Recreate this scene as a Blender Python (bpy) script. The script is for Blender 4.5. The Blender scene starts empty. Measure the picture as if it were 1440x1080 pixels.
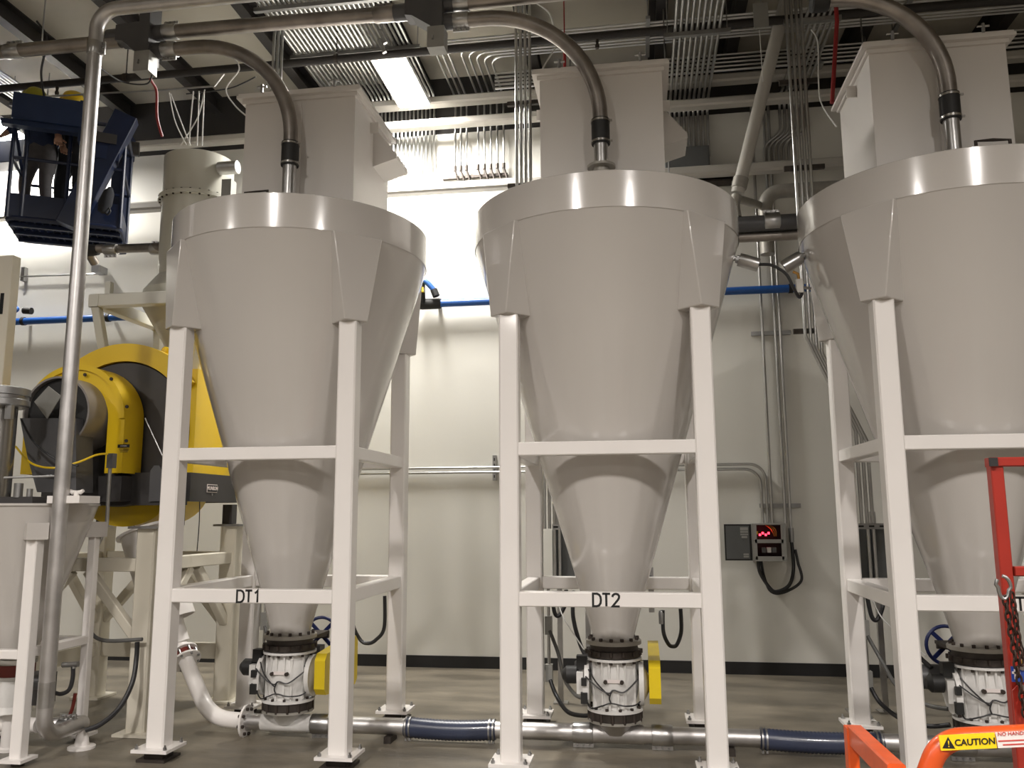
import bpy, math, random
from mathutils import Vector, Matrix
random.seed(7)
S = bpy.context.scene
COL = S.collection
# ------------------------------------------------------------------ camera
F, PITCH, YAW, ROLL, H = 1179.7, .1521, .1496, -.0051, 1.597
cam_d = bpy.data.cameras.new('camera'); cam = bpy.data.objects.new('camera', cam_d); COL.objects.link(cam)
cam_d.sensor_fit = 'HORIZONTAL'; cam_d.sensor_width = 36; cam_d.lens = F / 1440 * 36; cam_d.clip_end = 100
cam.matrix_world = Matrix.Translation((0, 0, H)) @ Matrix.Rotation(YAW, 4, 'Z') @ Matrix.Rotation(math.pi/2 + PITCH, 4, 'X') @ Matrix.Rotation(ROLL, 4, 'Z')
S.camera = cam
# ------------------------------------------------------------------ world, exposure
W = bpy.data.worlds.new('world'); S.world = W; W.use_nodes = True
W.node_tree.nodes['Background'].inputs[0].default_value = (.9, .95, 1, 1)
W.node_tree.nodes['Background'].inputs[1].default_value = .05
S.view_settings.view_transform = 'Standard'; S.view_settings.look = 'None'
S.view_settings.exposure = -0.05; S.view_settings.gamma = 1; S.view_settings.use_curve_mapping = False
LAMP_POWER = 300
SPREAD = 160
LAMP_COL = (1, .935, .885)
# centre x, centre y, z, power factor, colour of every high-bay lamp in the hall: a row along the back wall, a row over the aisle, a row behind it
LAMPS = [(-2.36, 8.0, 6.05, .8, (1, .965, .91)), (-7.3, 8.3, 6.05, .8, (1, .965, .91)),
         (-8.4, -1.5, 6.15, 1.1, LAMP_COL), (-2.8, -1.5, 6.15, 1.5, LAMP_COL), (2.8, -1.5, 6.15, 1.5, LAMP_COL), (8.4, -1.5, 6.15, 1.1, LAMP_COL),
         (-2.8, -8.5, 6.15, 1.0, LAMP_COL), (2.8, -8.5, 6.15, 1.0, LAMP_COL)]

def ray(px, py):
    u, v = px - 720, py - 540
    c, s = math.cos(ROLL), math.sin(ROLL)
    u, v = u*c + v*s, -u*s + v*c
    r, U = u/F, -v/F
    c, s = math.cos(PITCH), math.sin(PITCH)
    d, z = c - U*s, s + U*c
    c, s = math.cos(YAW), math.sin(YAW)
    return Vector((r*c - d*s, r*s + d*c, z))
def P(px, py, Y):
    k = ray(px, py); return k*(Y/k.y) + Vector((0, 0, H))
def PZ(px, py, Z):
    k = ray(px, py); return k*((Z-H)/k.z) + Vector((0, 0, H))
def PX(px, py, X):
    k = ray(px, py); return k*(X/k.x) + Vector((0, 0, H))

# ------------------------------------------------------------------ materials
MATS = {}
def mat(name, col, rough=.5, metal=0, coat=0, noise=0, nscale=6, col2=None, bump=0, bscale=40, emit=0, spec=.5, stretch=None, rvar=0, alpha=1):
    m = bpy.data.materials.new(name); m.use_nodes = True
    nt = m.node_tree; b = nt.nodes['Principled BSDF']
    b.inputs['Base Color'].default_value = (*col, 1); b.inputs['Roughness'].default_value = rough
    b.inputs['Metallic'].default_value = metal; b.inputs['Coat Weight'].default_value = coat; b.inputs['Coat Roughness'].default_value = .08
    b.inputs['Specular IOR Level'].default_value = spec
    if emit:
        b.inputs['Emission Color'].default_value = (*col, 1); b.inputs['Emission Strength'].default_value = emit
    if noise or bump or rvar:
        tc = nt.nodes.new('ShaderNodeTexCoord'); mp = nt.nodes.new('ShaderNodeMapping')
        nt.links.new(tc.outputs['Object'], mp.inputs['Vector'])
        if stretch: mp.inputs['Scale'].default_value = stretch
        n = nt.nodes.new('ShaderNodeTexNoise'); n.inputs['Scale'].default_value = nscale; n.inputs['Detail'].default_value = 5
        nt.links.new(mp.outputs['Vector'], n.inputs['Vector'])
        if noise:
            rp = nt.nodes.new('ShaderNodeValToRGB')
            c2 = col2 or tuple(c*(1-noise) for c in col)
            rp.color_ramp.elements[0].position = .32; rp.color_ramp.elements[0].color = (*c2, 1)
            rp.color_ramp.elements[1].position = .68; rp.color_ramp.elements[1].color = (*col, 1)
            nt.links.new(n.outputs['Fac'], rp.inputs['Fac']); nt.links.new(rp.outputs['Color'], b.inputs['Base Color'])
        if rvar:
            mr = nt.nodes.new('ShaderNodeMapRange'); mr.inputs['To Min'].default_value = rough - rvar; mr.inputs['To Max'].default_value = rough + rvar
            nt.links.new(n.outputs['Fac'], mr.inputs['Value']); nt.links.new(mr.outputs['Result'], b.inputs['Roughness'])
        if bump:
            n2 = nt.nodes.new('ShaderNodeTexNoise'); n2.inputs['Scale'].default_value = bscale; n2.inputs['Detail'].default_value = 3
            nt.links.new(mp.outputs['Vector'], n2.inputs['Vector'])
            bp = nt.nodes.new('ShaderNodeBump'); bp.inputs['Strength'].default_value = bump; bp.inputs['Distance'].default_value = .02
            nt.links.new(n2.outputs['Fac'], bp.inputs['Height']); nt.links.new(bp.outputs['Normal'], b.inputs['Normal'])
    MATS[name] = m
    return m
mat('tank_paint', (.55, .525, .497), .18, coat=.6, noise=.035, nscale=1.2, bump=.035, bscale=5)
mat('frame_paint', (.82, .79, .765), .32, coat=.25, noise=.03, nscale=3)
mat('machine_paint', (.70, .66, .56), .38, coat=.15, noise=.05, nscale=3)
mat('duct_paint', (.60, .59, .52), .3, coat=.3, noise=.04, nscale=3)
mat('box_paint', (.70, .67, .64), .42, coat=.1, noise=.04, nscale=2)
mat('wall_paint', (.72, .71, .66), .55, noise=.05, nscale=.7, bump=.06, bscale=9)
mat('hall_wall', (.30, .29, .27), .6, noise=.06, nscale=.7)
mat('upper_wall', (.035, .032, .03), .8, noise=.2, nscale=2)
mat('ceiling_panel', (.50, .47, .40), .75, noise=.12, nscale=1.5, bump=.15, bscale=6)
mat('purlin_steel', (.028, .024, .022), .6, noise=.3)
mat('girt_paint', (.52, .50, .46), .45, noise=.08, nscale=4)
mat('concrete', (.22, .192, .148), .38, noise=1, col2=(.10, .088, .068), nscale=3.2, bump=.06, bscale=30, stretch=(.45, 1.5, 1), rvar=.16)
mat('black_base', (.012, .012, .013), .45)
mat('galvanized', (.56, .555, .55), .33, 1, noise=.22, nscale=9, rvar=.08)
mat('aluminium_pipe', (.66, .645, .64), .43, 1, noise=.2, nscale=7, rvar=.1)
mat('dark_pipe', (.40, .365, .335), .42, 1, noise=.35, nscale=6, rvar=.1)
mat('conduit', (.58, .58, .57), .3, 1, noise=.15, nscale=6)
mat('steel', (.42, .42, .42), .38, 1, noise=.2)
mat('stainless', (.5, .49, .47), .25, 1, noise=.15, nscale=3, stretch=(1, 1, .1))
mat('dark_iron', (.07, .058, .05), .55, .5, noise=.4, nscale=12)
mat('rust_bolt', (.065, .05, .042), .6, .5, noise=.4, nscale=20)
mat('flange_grey', (.42, .40, .36), .5, .4, noise=.25, nscale=8)
mat('cast_white', (.74, .73, .71), .33, coat=.3, noise=.12, nscale=9, bump=.15, bscale=25)
mat('rubber', (.012, .012, .012), .55)
mat('cable', (.02, .02, .022), .45)
mat('flex_grey', (.12, .12, .115), .45, noise=.2)
mat('white_wire', (.7, .7, .68), .5)
mat('hose_blue', (.035, .045, .085), .33, coat=.2, noise=.15, nscale=5)
mat('pipe_blue', (.012, .085, .33), .35, coat=.2)
mat('lift_blue_shaded', (.007, .016, .055), .4, noise=.2)  # blue darkened: the shade of the backlit basket is put into the colour
mat('console_blue', (.014, .032, .095), .45, noise=.2)
mat('wheel_blue', (.012, .022, .115), .4)
mat('yellow', (.78, .53, .010), .36, coat=.2, noise=.06, nscale=3)
mat('guard_yellow', (.78, .58, .012), .36, coat=.2, noise=.06)
mat('drum_grey', (.045, .042, .042), .45, noise=.15)
mat('machine_grey', (.095, .095, .10), .4, noise=.15)
mat('inlet_grey', (.27, .25, .235), .35, .3, noise=.15)
mat('panel_grey', (.11, .115, .115), .45, noise=.1)
mat('box_steel', (.36, .36, .34), .42, .3, noise=.15)
mat('red_paint', (.29, .02, .011), .38, coat=.2, noise=.12, nscale=9)
mat('orange_paint', (.66, .088, .012), .38, coat=.2, noise=.2, nscale=14)
mat('chain_iron', (.055, .03, .022), .6, .6, noise=.5, nscale=30)
mat('sticker_yellow', (.85, .60, .01), .45)
mat('sticker_white', (.75, .68, .66), .5)
mat('ink_black', (.008, .008, .008), .6)
mat('ink_red', (.5, .06, .05), .6)
mat('gasket_red', (.16, .02, .012), .55)
mat('led_red', (1, .03, .06), emit=6)
mat('indicator', (.3, .8, .7), emit=1.2)
mat('lamp_glow', (1, .95, .88), emit=55)
mat('lamp_housing', (.7, .7, .68), .4)
mat('hose_red', (.30, .02, .02), .5)
mat('copper', (.45, .25, .07), .4, .8)
mat('skin', (.42, .24, .17), .55)
mat('cloth_blue', (.02, .035, .085), .85, noise=.2, nscale=20)
mat('cloth_grey', (.10, .095, .10), .9, noise=.2, nscale=20)
mat('cloth_dark', (.02, .022, .028), .9, noise=.2, nscale=20)
mat('hair', (.015, .01, .008), .7)
mat('hat_yellow', (.36, .33, .03), .5)
mat('sticker_blue', (.02, .06, .30), .4)
mat('window_grey', (.02, .02, .022), .2)

# ------------------------------------------------------------------ mesh tools
ORG = {}
STUFF = {'bolt_ring', 'stud_ring', 'air_hose', 'solenoid', 'air_block', 'bolt_row', 'mesh_grating', 'printing', 'chain_slack'}
def vec(p): return p if isinstance(p, Vector) else Vector(p)
class MB:
    def __init__(s): s.v = []; s.f = []
    def add(s, vs, fs):
        o = len(s.v); s.v += [vec(v) for v in vs]; s.f += [tuple(i+o for i in f) for f in fs]; return s
    def box(s, c, size, rz=0, M=None):
        c = vec(c); x, y, z = [d/2 for d in size]
        R = M or Matrix.Rotation(rz, 3, 'Z')
        vs = [c + R @ Vector((a*x, b*y, d*z)) for d in (-1, 1) for a, b in ((-1, -1), (1, -1), (1, 1), (-1, 1))]
        return s.add(vs, [(3, 2, 1, 0), (4, 5, 6, 7), (0, 1, 5, 4), (1, 2, 6, 5), (2, 3, 7, 6), (3, 0, 4, 7)])
    def beam(s, p0, p1, w, h, up=(0, 0, 1), ch=.006):
        """square bar with eased corners; w across, h along up"""
        p0, p1 = vec(p0), vec(p1); d = (p1-p0).normalized(); up = vec(up)
        if abs(d.dot(up)) > .95: up = Vector((0, 1, 0))
        x = d.cross(up).normalized(); y = x.cross(d).normalized()
        w, h = w/2, h/2; c = min(ch, w*.4, h*.4)
        sec = [(-w+c, -h), (w-c, -h), (w, -h+c), (w, h-c), (w-c, h), (-w+c, h), (-w, h-c), (-w, -h+c)]
        vs = [p + x*a + y*b for p in (p0, p1) for a, b in sec]
        fs = [tuple(range(7, -1, -1)), tuple(range(8, 16))] + [(i, (i+1) % 8, 8+(i+1) % 8, 8+i) for i in range(8)]
        return s.add(vs, fs)
    def tube(s, pts, r, n=10, closed=False, caps=True):
        pts = [vec(p) for p in pts]; N = len(pts)
        rs = r if isinstance(r, (list, tuple)) else [r]*N
        T = []
        for i in range(N):
            a = pts[i-1] if (i > 0 or closed) else pts[i]; b = pts[(i+1) % N] if (i < N-1 or closed) else pts[i]
            t = b-a; T.append(t.normalized() if t.length > 1e-9 else Vector((0, 0, 1)))
        u = T[0].cross(Vector((0, 0, 1)))
        if u.length < .05: u = T[0].cross(Vector((1, 0, 0)))
        u.normalize(); vs = []
        for i in range(N):
            u = u - T[i]*u.dot(T[i])
            u.normalize(); w = T[i].cross(u)
            vs += [pts[i] + (u*math.cos(2*math.pi*k/n) + w*math.sin(2*math.pi*k/n))*rs[i] for k in range(n)]
        fs = []
        for i in range(N if closed else N-1):
            a, b = i*n, ((i+1) % N)*n
            fs += [(a+k, a+(k+1) % n, b+(k+1) % n, b+k) for k in range(n)]
        if caps and not closed: fs += [tuple(range(n-1, -1, -1)), tuple(range((N-1)*n, N*n))]
        return s.add(vs, fs)
    def lathe(s, prof, c=(0, 0, 0), axis=(0, 0, 1), n=32, cap0=True, cap1=True):
        """prof: (radius, height along axis)"""
        c = vec(c); a = vec(axis).normalized()
        u = a.cross(Vector((0, 1, 0)));
        if u.length < .1: u = a.cross(Vector((1, 0, 0)))
        u.normalize(); w = a.cross(u); vs = []
        for r, z in prof: vs += [c + a*z + (u*math.cos(2*math.pi*k/n)+w*math.sin(2*math.pi*k/n))*r for k in range(n)]
        fs = []
        for i in range(len(prof)-1): fs += [(i*n+k, i*n+(k+1) % n, (i+1)*n+(k+1) % n, (i+1)*n+k) for k in range(n)]
        if cap0: fs.append(tuple(range(n-1, -1, -1)))
        if cap1: fs.append(tuple(range((len(prof)-1)*n, len(prof)*n)))
        return s.add(vs, fs)
    def prism(s, poly, w):
        """poly: 3D points in order; extruded by vector w"""
        poly = [vec(p) for p in poly]; w = vec(w); n = len(poly)
        return s.add(poly + [p+w for p in poly], [tuple(range(n-1, -1, -1)), tuple(range(n, 2*n))] + [(i, (i+1) % n, n+(i+1) % n, n+i) for i in range(n)])
    def build(s, name, m, parent=None, ang=38, org=None):
        if parent is not None: o3 = ORG[parent.name]
        elif org is not None: o3 = vec(org)
        else:
            xs = [v.x for v in s.v]; ys = [v.y for v in s.v]; zs = [v.z for v in s.v]
            o3 = Vector(((min(xs)+max(xs))/2, (min(ys)+max(ys))/2, min(zs)))
        me = bpy.data.meshes.new(name); me.from_pydata([v-o3 for v in s.v], [], s.f)
        me.validate()
        me.materials.append(MATS[m]); me.polygons.foreach_set('use_smooth', [True]*len(me.polygons))
        me.set_sharp_from_angle(angle=math.radians(ang)); me.update()
        import bmesh
        bm = bmesh.new(); bm.from_mesh(me); bmesh.ops.recalc_face_normals(bm, faces=bm.faces); bm.to_mesh(me); bm.free()
        o = bpy.data.objects.new(name, me); COL.objects.link(o); ORG[o.name] = o3
        if parent is not None: o.parent = parent
        else: o.location = o3
        if name in STUFF: o['kind'] = 'stuff'
        return o
def bev(o, w, seg=2):
    m_ = o.modifiers.new('bevel', 'BEVEL'); m_.width = w; m_.segments = seg; m_.limit_method = 'ANGLE'; m_.angle_limit = math.radians(25); m_.harden_normals = False
    return o
def fillet(pts, rad, n=8):
    pts = [vec(p) for p in pts]; out = [pts[0]]
    for i in range(1, len(pts)-1):
        a, b, c = pts[i-1], pts[i], pts[i+1]
        d0, d1 = (a-b), (c-b); l0, l1 = d0.length, d1.length; d0.normalize(); d1.normalize()
        ang = d0.angle(d1)
        if ang > 3.1: out.append(b); continue
        t = min(rad/math.tan(ang/2), l0*(.98 if i == 1 else .49), l1*(.98 if i == len(pts)-2 else .49)); R = t*math.tan(ang/2)
        cen = b + (d0+d1).normalized()*(R/math.sin(ang/2)); p0 = b+d0*t-cen; p1 = b+d1*t-cen
        tot = p0.angle(p1)
        for k in range(n+1):
            q = k/n; out.append(cen + (p0*math.sin((1-q)*tot) + p1*math.sin(q*tot))/math.sin(tot))
    out.append(pts[-1]); return out
def spline(pts, n=8):
    pts = [vec(p) for p in pts]; out = []
    for i in range(len(pts)-1):
        p0 = pts[max(i-1, 0)]; p1 = pts[i]; p2 = pts[i+1]; p3 = pts[min(i+2, len(pts)-1)]
        for k in range(n):
            t = k/n
            out.append(.5*((2*p1) + (p2-p0)*t + (2*p0-5*p1+4*p2-p3)*t*t + (3*p1-p0-3*p2+p3)*t**3))
    out.append(pts[-1]); return out
def tag(o, label=None, cat=None, group=None, kind=None):
    if label: o['label'] = label
    if cat: o['category'] = cat
    if group: o['group'] = group
    if kind: o['kind'] = kind
    return o
def thing(name, label, cat, loc, group=None):
    o = bpy.data.objects.new(name, None); COL.objects.link(o); o.location = loc; o.empty_display_size = .1
    ORG[o.name] = vec(loc); return tag(o, label, cat, group)
KIDS = {}
def copy_tree(o, dx, label=None, parent=None):
    c = o.copy(); COL.objects.link(c); c.parent = parent
    if parent is None:
        c.location = o.location + vec(dx); ORG[c.name] = ORG[o.name] + vec(dx)
        if label: c['label'] = label
    else: ORG[c.name] = ORG[parent.name]
    for ch in [k for k in o.children]: copy_tree(ch, dx, None, c)
    return c
def text(name, body, size, pos, m, parent, X=(1, 0, 0), Y=(0, 0, 1), align='CENTER', ext=.0008, bold=0):
    cu = bpy.data.curves.new(name, 'FONT'); cu.body = body; cu.size = size; cu.align_x = align; cu.align_y = 'CENTER'; cu.extrude = ext; cu.resolution_u = 3; cu.offset = bold
    t = bpy.data.objects.new('tmp', cu); COL.objects.link(t)
    me = bpy.data.meshes.new_from_object(t.evaluated_get(bpy.context.evaluated_depsgraph_get()))
    bpy.data.objects.remove(t)
    X, Y = vec(X).normalized(), vec(Y).normalized(); Z = X.cross(Y)
    R = Matrix((X, Y, Z)).transposed().to_4x4()
    me.transform(Matrix.Translation(vec(pos)-ORG[parent.name]) @ R)
    me.materials.clear(); me.materials.append(MATS[m])
    o = bpy.data.objects.new(name, me); COL.objects.link(o); o.parent = parent; ORG[o.name] = ORG[parent.name]; return o
GLYPH = {'D': [[(0, 0), (0, 1), (.32, 1), (.5, .92), (.61, .75), (.64, .5), (.61, .25), (.5, .08), (.32, 0), (0, 0)]],
         'T': [[(-.02, 1), (.62, 1)], [(.3, 1), (.3, 0)]], '1': [[(.08, .78), (.2, .84), (.34, 1), (.34, 0)]],
         '2': [[(.02, .74), (.06, .88), (.18, .98), (.32, 1), (.47, .96), (.56, .84), (.56, .7), (.48, .54), (.02, 0), (.6, 0)]],
         '3': [[(.03, .8), (.12, .95), (.3, 1), (.48, .93), (.54, .76), (.46, .59), (.25, .53), (.48, .46), (.57, .27), (.5, .09), (.3, 0), (.11, .05), (.02, .22)]]}
def lettering(word, xc, y, zc, parent, h=.076, w=.0135):
    x = xc - .5*sum(.78 if ch_ != '1' else .6 for ch_ in word)*h + .04*h
    for ch_ in word:
        mb = MB()
        for st_ in GLYPH[ch_]:
            pts = [Vector((x+a*h, y, zc+(b-.5)*h)) for a, b in st_]
            closed = st_[0] == st_[-1]
            L_, R_ = [], []
            n = len(pts)-(1 if closed else 0)
            for i in range(n):
                a = pts[i-1] if i > 0 or closed else pts[i]; b = pts[(i+1) % n] if i < n-1 or closed else pts[i]
                if closed and i == 0: a = pts[n-1]
                d_in = (pts[i]-a); d_out = (b-pts[i])
                d_in = d_in.normalized() if d_in.length > 1e-9 else d_out.normalized(); d_out = d_out.normalized() if d_out.length > 1e-9 else d_in
                nn = Vector((-(d_in+d_out).z, 0, (d_in+d_out).x)).normalized(); k = w/2/max(.45, nn.dot(Vector((-d_in.z, 0, d_in.x))))
                L_.append(pts[i]+nn*k); R_.append(pts[i]-nn*k)
            vs = L_+R_; fs = [(i, (i+1) % n, n+(i+1) % n, n+i) for i in range(n if closed else n-1)]
            mb.add(vs, fs)
        mb.build('tank_lettering', 'ink_black', parent)
        x += (.78 if ch_ != '1' else .6)*h
def bolts(mb, c, axis, rad, n, r=.011, h=.02, ph=0.):
    c, a = vec(c), vec(axis).normalized(); u = a.cross(Vector((.3, 1, .2))).normalized(); w = a.cross(u)
    for k in range(n):
        t = 2*math.pi*k/n + ph
        mb.lathe([(r, 0), (r, h)], c + (u*math.cos(t)+w*math.sin(t))*rad, a, 6)

# ------------------------------------------------------------------ the hall
XL, XR, YF, YB, ZC = -13., 13., -13., 8.9, 6.62
def st(mb, name, m, parent=None, **k):
    o = mb.build(name, m, parent, **k)
    if parent is None: o['kind'] = 'structure'
    return o
st(MB().box(((XL+XR)/2, (YF+YB)/2, -.1), (XR-XL+.6, YB-YF+.6, .2)), 'floor', 'concrete')
st(MB().box(((XL+XR)/2, YB+.15, 2.955), (XR-XL, .3, 5.91)), 'wall_back', 'wall_paint')
st(MB().box(((XL+XR)/2, YB+.17, 6.265), (XR-XL, .26, .71)), 'wall_back_upper', 'upper_wall')
st(MB().box((XL-.15, (YF+YB)/2, 3.3), (.3, YB-YF, 6.6)), 'wall_left', 'hall_wall')
st(MB().box((XR+.15, (YF+YB)/2, 3.3), (.3, YB-YF, 6.6)), 'wall_right', 'hall_wall')
st(MB().box(((XL+XR)/2, YF-.15, 3.3), (XR-XL, .3, 6.6)), 'wall_front', 'hall_wall')
ceil = st(MB().box(((XL+XR)/2, (YF+YB)/2, ZC+.1), (XR-XL+.6, YB-YF+.6, .2)), 'ceiling', 'ceiling_panel')
st(MB().box(((XL+XR)/2, YB-.006, .06), (XR-XL, .012, .12)), 'baseboard_back', 'black_base')
for i, x in enumerate((-7.3, -6.12, -4.98, -3.72, -2.38, -1.05, .3, 1.05, 2.35, 3.7, 4.9)):
    pb = MB(); L = YB-.02
    pb.box((x, (L-2)/2+1, ZC-.008), (.16, L+2, .016)); pb.box((x, (L-2)/2+1, ZC-.11), (.02, L+2, .2)); pb.box((x+.04, (L-2)/2+1, ZC-.215), (.11, L+2, .014))
    st(pb, 'roof_purlin', 'purlin_steel', ceil)
for z, y, hgt in ((6.16, 8.62, .09), (5.90, 8.62, .085), (5.14, 8.62, .10)):
    gb = MB(); gb.beam((XL if z < 6 else -3.0, y, z), (XR, y, z), .14, hgt, ch=.03)
    st(gb, 'trim_%d' % {6.16: 1, 5.90: 2, 5.14: 3}[z], 'girt_paint')

def high_bay(x, y, z, k, col, label, rz=0):
    t = thing('high_bay_light', label, 'ceiling light', (x, y, z), 'high bay lights under the roof')
    MB().box((x, y, z+.045), (.36, 1.0, .05), rz).build('housing', 'lamp_housing', t)
    MB().box((x, y, z+.012), (.33, .96, .014), rz).build('diffuser', 'lamp_glow', t)
    for s_ in (-.35, .35): MB().tube([(x, y+s_, z+.07), (x, y+s_, ZC)], .004, 5).build('hanger_wire', 'steel', t)
    ld = bpy.data.lights.new('lamp', 'AREA'); ld.shape = 'RECTANGLE'; ld.size = .33; ld.size_y = .96; ld.energy = LAMP_POWER*k; ld.spread = math.radians(SPREAD); ld.color = col
    lo = bpy.data.objects.new('lamp', ld); COL.objects.link(lo); lo.location = (0, 0, .0); lo.rotation_euler = (0, 0, rz); lo.parent = t
for i, (x, y, z, k, cl) in enumerate(LAMPS):
    high_bay(x, y, z, k, cl, ['glowing linear high bay light above the first white filter box', 'glowing high bay light behind the blue lift basket'][i] if i < 2 else 'high bay light hung over the hall in front of the tanks')

# ------------------------------------------------------------------ big hopper tanks
TX = [-2.572, -.210, 2.159]; TY = 6.065
s2, LW, ZB, ZT = .625, .127, .083, 2.9
RT, ZR, ZS, ZN, RN = .967, 3.751, 3.51, .715, .135
def make_tank(x, label):
    t = thing('hopper_tank', label, 'hopper tank', (x, TY, 0), 'tapered dosing tanks in a row')
    c = Vector((x, TY, 0))
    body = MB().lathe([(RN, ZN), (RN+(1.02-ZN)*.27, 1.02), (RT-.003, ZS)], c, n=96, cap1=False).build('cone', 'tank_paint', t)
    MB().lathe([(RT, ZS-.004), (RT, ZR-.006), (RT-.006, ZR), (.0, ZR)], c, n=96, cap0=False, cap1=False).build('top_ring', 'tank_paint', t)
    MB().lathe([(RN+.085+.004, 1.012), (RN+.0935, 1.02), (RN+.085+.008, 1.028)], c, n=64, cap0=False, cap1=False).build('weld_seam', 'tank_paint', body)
    # four corner gussets, radial boxes narrowing towards the legs
    for sx in (-1, 1):
        for sy in (-1, 1):
            rd = Vector((sx, sy, 0)).normalized(); tg = Vector((-rd.y, rd.x, 0)); d = .978
            a, b = .185, .088; zt_, zb_ = ZS-.004, ZT
            o = [c + rd*d + tg*(-a) + Vector((0, 0, zt_)), c + rd*d + tg*a + Vector((0, 0, zt_)), c + rd*d + tg*b + Vector((0, 0, zb_)), c + rd*d - tg*b + Vector((0, 0, zb_))]
            inn = [p - rd*dd for p, dd in zip(o, (.06, .06, .235, .235))]
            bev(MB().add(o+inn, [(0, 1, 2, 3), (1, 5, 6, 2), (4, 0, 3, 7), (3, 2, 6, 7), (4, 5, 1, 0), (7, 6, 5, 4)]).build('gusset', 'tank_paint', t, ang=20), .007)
            lx, ly = x+sx*s2, TY+sy*s2
            MB().beam((lx, ly, ZB), (lx, ly, ZT), LW, LW, ch=.01).build('leg', 'frame_paint', t, ang=30)
            bp = MB().box((lx, ly, ZB-.01), (.25, .25, .02)).build('base_plate', 'frame_paint', t)
            bb = MB()
            for ax in (-.1, .1):
                for ay in (-.1, .1):
                    q = MB().lathe([(.013, 0), (.013, .016)], (lx+ax, ly+ay, ZB), n=6).lathe([(.007, .016), (.007, .03)], (lx+ax, ly+ay, ZB), n=6).build('bolt', 'steel', bp)
            lc = MB().box((lx, ly, .03), (.13, .13, .06)).box((lx, ly, .009), (.2, .2, .018)).build('load_cell', 'dark_iron', t)
    for z, hh in ((2.05-.045, .088), (1.1021-.0457, .0915)):
        g = s2 - LW/2
        for sy in (-1, 1):
            MB().beam((x-g, TY+sy*(s2+.008), z), (x+g, TY+sy*(s2+.008), z), .09, hh).build('cross_beam', 'frame_paint', t, ang=30)
        for sx in (-1, 1):
            MB().beam((x+sx*s2, TY-g, z), (x+sx*s2, TY+g, z), .09, hh).build('side_beam', 'frame_paint', t, ang=30)
    # inlet stub and lid bracket
    iy = 5.75
    MB().lathe([(.052, ZR-.01), (.052, 4.28)], (x, iy, 0), n=24).build('inlet_stub', 'galvanized', t)
    MB().lathe([(.10, ZR), (.10, ZR+.012)], (x, iy, 0), n=24).build('inlet_flange', 'tank_paint', t)
    MB().box((x-.12, iy-.45, ZR+.02), (.24, .05, .012)).box((x-.23, iy-.45, ZR+.01), (.02, .05, .02)).box((x-.01, iy-.45, ZR+.01), (.02, .05, .02)).build('lid_bracket', 'flange_grey', t)
    return t
tank1 = make_tank(TX[0], 'white hopper tank lettered DT1 beside the yellow mixer')
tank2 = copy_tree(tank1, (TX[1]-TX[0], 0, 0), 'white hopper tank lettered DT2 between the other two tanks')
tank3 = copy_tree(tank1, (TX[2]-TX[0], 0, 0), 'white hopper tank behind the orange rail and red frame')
for t, px, s_ in ((tank1, 349, 'DT1'), (tank2, 853.5, 'DT2'), (tank3, 1436, 'DT3')):
    fy = TY-s2-.008-.0455
    q = P(px, {'DT1': 839.5, 'DT2': 846, 'DT3': 851}[s_], fy)
    lettering(s_, q.x, fy-.0006, 1.0565, t)

q = P(843, 234.5, 5.72)
MB().lathe([(.10, 0), (.10, .018)], (TX[1], 5.75, q.z), n=28).lathe([(.058, -.28), (.058, 0)], (TX[1], 5.75, q.z), n=20).build('nozzle_flange', 'flange_grey', tank2)
q0_, q1_ = P(1372, 198.5, 5.75), P(1420, 196.5, 5.75)
MB().tube([(q0_.x, 5.75, ZR), q0_, (q0_+q1_)/2+Vector((0, 0, .004)), q1_, (q1_.x, 5.75, ZR)], .012, 8).build('lid_handle', 'dark_iron', tank3)
q0_, q1_ = P(345, 271, 5.75), P(376, 268, 5.75)
MB().tube([(q0_.x, 5.75, ZR), q0_, q1_, (q1_.x, 5.75, ZR)], .012, 8).build('lid_handle', 'dark_iron', tank1)
# ------------------------------------------------------------------ filter boxes on the tanks
def make_filter(x, label):
    y0, y1, w = 5.9, 6.78, .455; z1 = 4.84
    t = thing('filter_box', label, 'dust filter', (x, (y0+y1)/2, ZR), 'square dust filters on top of the tanks')
    MB().box((x, (y0+y1)/2, (ZR+.004+z1)/2), (2*w, y1-y0, z1-ZR-.004)).build('housing', 'box_paint', t, ang=20)
    MB().box((x, (y0+y1)/2, z1+.028), (2*w+.11, y1-y0+.11, .025)).box((x, (y0+y1)/2, z1-.0), (2*w+.04, y1-y0+.04, .03)).build('top_flange', 'box_paint', t, ang=20)
    lid = MB().box((x, (y0+y1)/2, z1+.05), (2*w+.09, y1-y0+.09, .018)).build('lid', 'box_paint', t, ang=20)
    for sx in (-.3, .3):
        MB().beam((x+sx, y0-.05, z1+.055), (x+sx, y0-.05, z1+.12), .02, .02).tube([(x+sx-.04, y0-.05, z1+.1), (x+sx+.04, y0-.05, z1+.1)], .008, 6).build('clamp', 'steel', lid)
    # weather hood on the right side near the back, lifting lugs
    hx = x+w
    MB().prism([(hx, y1-.42, z1-.10), (hx+.04, y1-.42, z1-.10), (hx+.2, y1-.42, z1-.30), (hx+.2, y1-.42, z1-.34), (hx, y1-.42, z1-.40)], (0, .34, 0)).build('exhaust_hood', 'box_paint', t, ang=20)
    MB().box((hx+.035, y1-.5, z1-.10), (.07, .012, .09)).build('lifting_lug', 'box_paint', t)
    MB().box((x-w-.035, y1-.5, z1-.10), (.07, .012, .09)).build('lifting_lug', 'box_paint', t)
    MB().box((x+.0, y0-.006, (ZR+z1)/2), (.04, .012, z1-ZR-.06)).build('stiffener', 'box_paint', t)
    return t
flt = make_filter(TX[0], 'white square filter box on the tank lettered DT1')
copy_tree(flt, (TX[1]-TX[0], 0, 0), 'white square filter box on the tank lettered DT2')
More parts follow.
